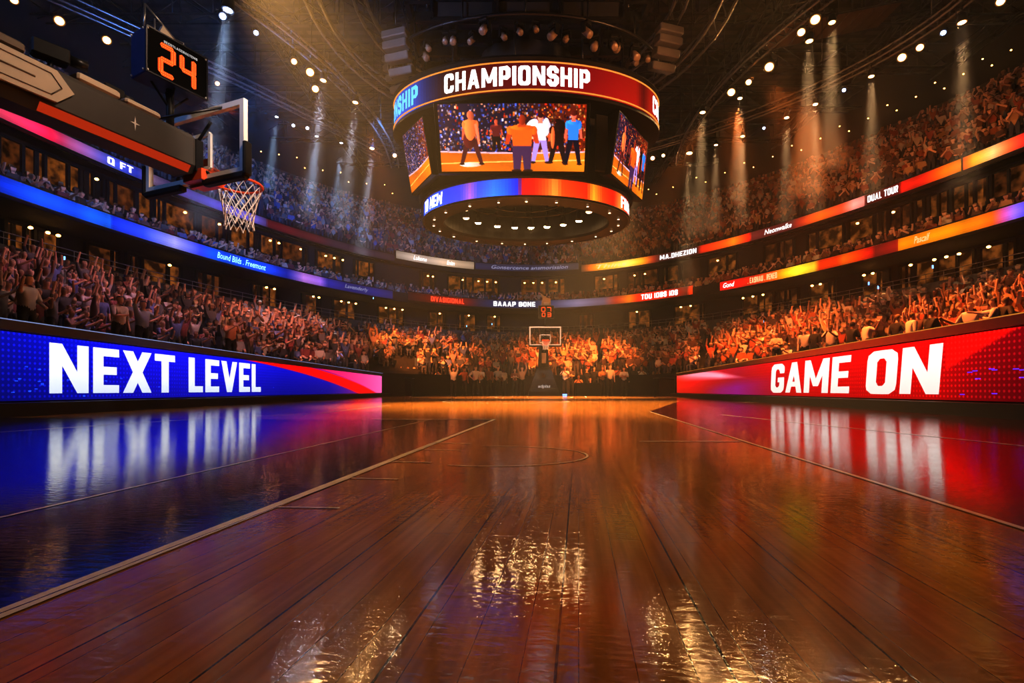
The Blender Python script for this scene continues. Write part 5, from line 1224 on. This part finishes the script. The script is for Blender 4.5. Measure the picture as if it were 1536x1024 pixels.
# --- people with clothing of their own: along the top of the right board and on the far baseline
def dressed(loc, fc, arms, colsh, cpants, skin, hair, lab, grp, seated=False, s=1.0, lean=.05, legs=None, turn=0.0):
    J, E = skeleton(seated, arms, lean, turn, legs); V, Fc, reg = grow(J, E, 2)
    body = bpy.data.objects.new('person', person_mesh('person', V, Fc, colours(reg, skin, skin, skin, skin))); COL.objects.link(body)
    body.location = loc; body.rotation_euler = (0, 0, fc); body.scale = (s, s, s); tag(body, lab, 'person', grp)
    nrm = np.zeros_like(V)
    for f in Fc:
        a, b, c = V[f[0]], V[f[1]], V[f[2]]; n = np.cross(b - a, c - a)
        for q in f: nrm[q] += n
    nrm /= np.maximum(np.linalg.norm(nrm, axis=1), 1e-9)[:, None]
    for part, rg, c, off in (('shirt', 'shirt', colsh, .016), ('trousers', 'pants', cpants, .013), ('hair', 'hair', hair, .012), ('shoes', 'shoe', (.03, .03, .03), .012)):
        fs = [f for f, r in zip(Fc, reg) if r == rg]
        if not fs: continue
        ids = sorted({i for f in fs for i in f}); mp = {q: i for i, q in enumerate(ids)}
        o = bpy.data.objects.new(part, person_mesh(part, V[ids] + nrm[ids] * off, [tuple(mp[q] for q in f) for f in fs], np.array([(*c, 1)] * len(fs)))); COL.objects.link(o); o.parent = body
    return body
WH = (.72, .68, .63); BK = (.015, .014, .014)
hero = [(1300, 1, ('half', 'down'), WH, (.2, .18, .16), 2.6, 'standing person in a white t-shirt above the E of GAME'), (1366, 1, ('down', 'down'), WH, (.5, .46, .42), 2.6, 'person in a white shirt and pale trousers standing with back turned above the letter O'),
        (1457, 1, ('hips', 'hips'), WH, BK, .2, 'person in a white long-sleeved top with hands on hips right of the letter N'), (1493, 2, ('point', 'fold'), WH, BK, -.9, 'person in a white top reaching sideways near the right frame edge'),
        (1246, 1, ('clap', 'clap'), WH, (.3, .28, .26), .2, 'person in a white top clapping above the letter M'), (1207, 1, ('down', 'half'), WH, BK, .3, 'person in a white shirt with one hand raised above the letter A'), (1165, 1, ('fold', 'fold'), (.5, .46, .42), BK, .1, 'person in a pale top with folded arms above the letter G'),
        (1277, 1, ('fold', 'fold'), BK, BK, 2.8, 'dark-clothed person with folded arms between the M and E of GAME'), (1222, 1, ('down', 'down'), BK, BK, 2.9, 'dark-clothed person seen from behind above the M of GAME'), (1345, 1, ('hips', 'down'), BK, BK, 3.0, 'black-clothed person seen from behind left of the letter O'), (1506, 1, ('hips', 'fold'), BK, BK, 2.8, 'broad black-clothed person seen from behind at the right frame edge'), (1395, 1, ('lap', 'lap'), BK, BK, 2.9, 'dark-clothed person seen from behind above the letter N of ON')]
for px, rw, arms, cs, cpn, turnv, lab in hero:
    q = ell(12.85, 21.75, t_of((12.85, 21.75), px), 1.25); d = Vector((0, 12, 0)) - q; fc = math.atan2(d.x, -d.y) + turnv
    dressed(tuple(q), fc, arms, cs, cpn, SKIN[hash(lab) % 5 if False else len(lab) % 5], HAIR[len(lab) % 4], lab, None)
heroL = [(178, ('fold', 'down'), (.6, .52, .45), BK, 'person in a cream top standing in the front row above the X of NEXT'), (346, ('clap', 'clap'), (.6, .25, .1), BK, 'person in an orange top clapping above the V of LEVEL'), (40, ('half', 'lap'), (.6, .58, .6), BK, 'person in a white top with one hand raised near the left frame edge'), (213, ('up', 'half'), (.3, .36, .5), BK, 'person in a blue-grey patterned top raising an arm above the T of NEXT')]
for px, arms, cs, cpn, lab in heroL:
    best = ell(12.85, 21.75, t_of((12.85, 21.75), px), 1.25)
    d = Vector((0, 12, 0)) - best; dressed(tuple(best), math.atan2(d.x, -d.y), arms, cs, cpn, SKIN[0], HAIR[0], lab, None)
# far baseline: people standing and crouching in front of the first row
far = []
frs = random.Random(9)
FARX = [(592, 0), (601, 1), (612, 1), (622, 0), (633, 0), (645, 0), (655, 1), (668, 0), (680, 1), (696, 0), (713, 1), (721, 1), (734, 0), (747, 1), (755, 1), (772, 0), (783, 0), (848, 1), (856, 0), (868, 0), (880, 0), (891, 0), (903, 0), (915, 1), (926, 0), (936, 1), (950, 0), (962, 1), (974, 0), (984, 0), (992, 0), (1004, 0)]
for k, (px, wh) in enumerate(FARX):
    Y = frs.uniform(30.9, 32.6) if abs(px - 816) > 60 else 32.6; X = (px - HX) / F * Y
    st = frs.random() < .72 or wh
    arms = frs.choice([('down', 'down'), ('fold', 'fold'), ('clap', 'clap'), ('half', 'down'), ('hips', 'down'), ('up', 'up')] if st else [('lap', 'lap'), ('clap', 'clap'), ('point', 'point')])
    cs = WH if wh else frs.choice([BK, (.25, .07, .03), BK, (.06, .05, .06), (.4, .2, .1)])
    nm = 'white' if wh else ('black' if cs == BK else 'dark red' if cs[0] == .25 else 'charcoal' if cs[0] == .06 else 'tan')
    side = 'left of the far hoop' if px < 816 else 'right of the far hoop'; n_ = sum(1 for q, _ in FARX if (q < 816) == (px < 816) and (q <= px if px > 816 else q >= px))
    dressed((X, Y, 0), frs.uniform(-.5, .5), arms, cs, BK, SKIN[k % 5], HAIR[k % 4], '%s person in %s top on far baseline, %s %s' % ('standing' if st else 'crouching', nm, (ordn + ['seventeenth', 'eighteenth'])[n_ - 1], side), 'people on the far baseline', seated=not st, s=frs.uniform(.95, 1.05) if st else .95)
# far baseline furniture
def box_thing(name, lab, cat, c, size, top=True, rz=0.0):
    r = thing(name, lab, cat, c, rz)
    mb = MB(); mb.bevel_box((0, 0, size[2] / 2), size, .03); mb.build('cabinet', M_black, r)
    mb = MB(); mb.bevel_box((0, 0, size[2] + .02), (size[0] + .08, size[1] + .08, .05), .015); mb.build('table_top', M_steel, r); return r
box_thing('media_table', 'black media table at the end of the blue board', 'table', (-6.15, 29.4, 0), (1.0, 1.0, .98))
box_thing('media_table', 'black media table at the end of the red board', 'table', (8.55, 28.7, 0), (.9, 1.0, .98))
box_thing('media_table', 'long low black table right of the far hoop', 'table', (4.6, 31.2, 0), (1.5, .6, .72))
ph = thing('phone', 'small bright blue glowing phone lying by the far hoop base', 'phone', (3.05, 29.6, 0)); mb = MB(); mb.bevel_box((0, 0, .06), (.3, .02, .12), .005); mb.build('body', M_black, ph); mb = MB(); mb.frame_box((0, -.012, .06), (1, 0, 0), (0, 1, 0), UP, .13, .002, .05); mb.build('screen', emis('phone_blue', (.2, .4, 1), 2.0), ph)
# exit tunnel left of the far stand, stair on the right
tn = thing('exit_tunnel', 'dark blue-sided exit tunnel in the far stand, left of the hoop', 'tunnel', (-5.3, 34.0, 0))
mb = MB(); mb.frame_box((-.9, .6, 1.2), (1, 0, 0), (0, 1, 0), UP, .08, 1.6, 1.2); mb.frame_box((.9, .6, 1.0), (1, 0, 0), (0, 1, 0), UP, .08, 1.6, 1.0); mb.build('side_wall', mat('tunnel_blue', (.03, .05, .1), .6), tn)
mb = MB(); mb.poly_prism([(-1, -1, 2.4), (1, -1, 2.0), (1, 2.2, 2.0), (-1, 2.2, 2.4)], (0, 0, .06)); mb.build('roof', M_dark, tn)
# phones glinting in the crowd
p0 = MB(); p0.bevel_box((0, 0, 0), (.09, .012, .17), .004); phb = p0.build('phone', M_black); pm = MB(); pm.frame_box((0, -.008, 0), (1, 0, 0), (0, 1, 0), UP, .04, .001, .08); pm.build('screen', emis('phone_light', (.15, .4, 1), 3.0), phb)
for k, (px, py, Y) in enumerate([(97, 387, 19), (36, 405, 17), (1303, 425, 22), (1317, 431, 22), (1399, 400, 20), (700, 489, 40), (738, 486, 41), (1145, 482, 30), (560, 447, 36), (1212, 520, 24)]):
    o = phb if k == 0 else copy_tree(phb); o.location = ((px - HX) / F * Y, Y, CZ + (HY - py) / F * Y); o.scale = (.8, .8, .8)
    tag(o, 'phone with a glowing blue screen held up in the crowd', 'phone', 'glowing phones in the crowd')
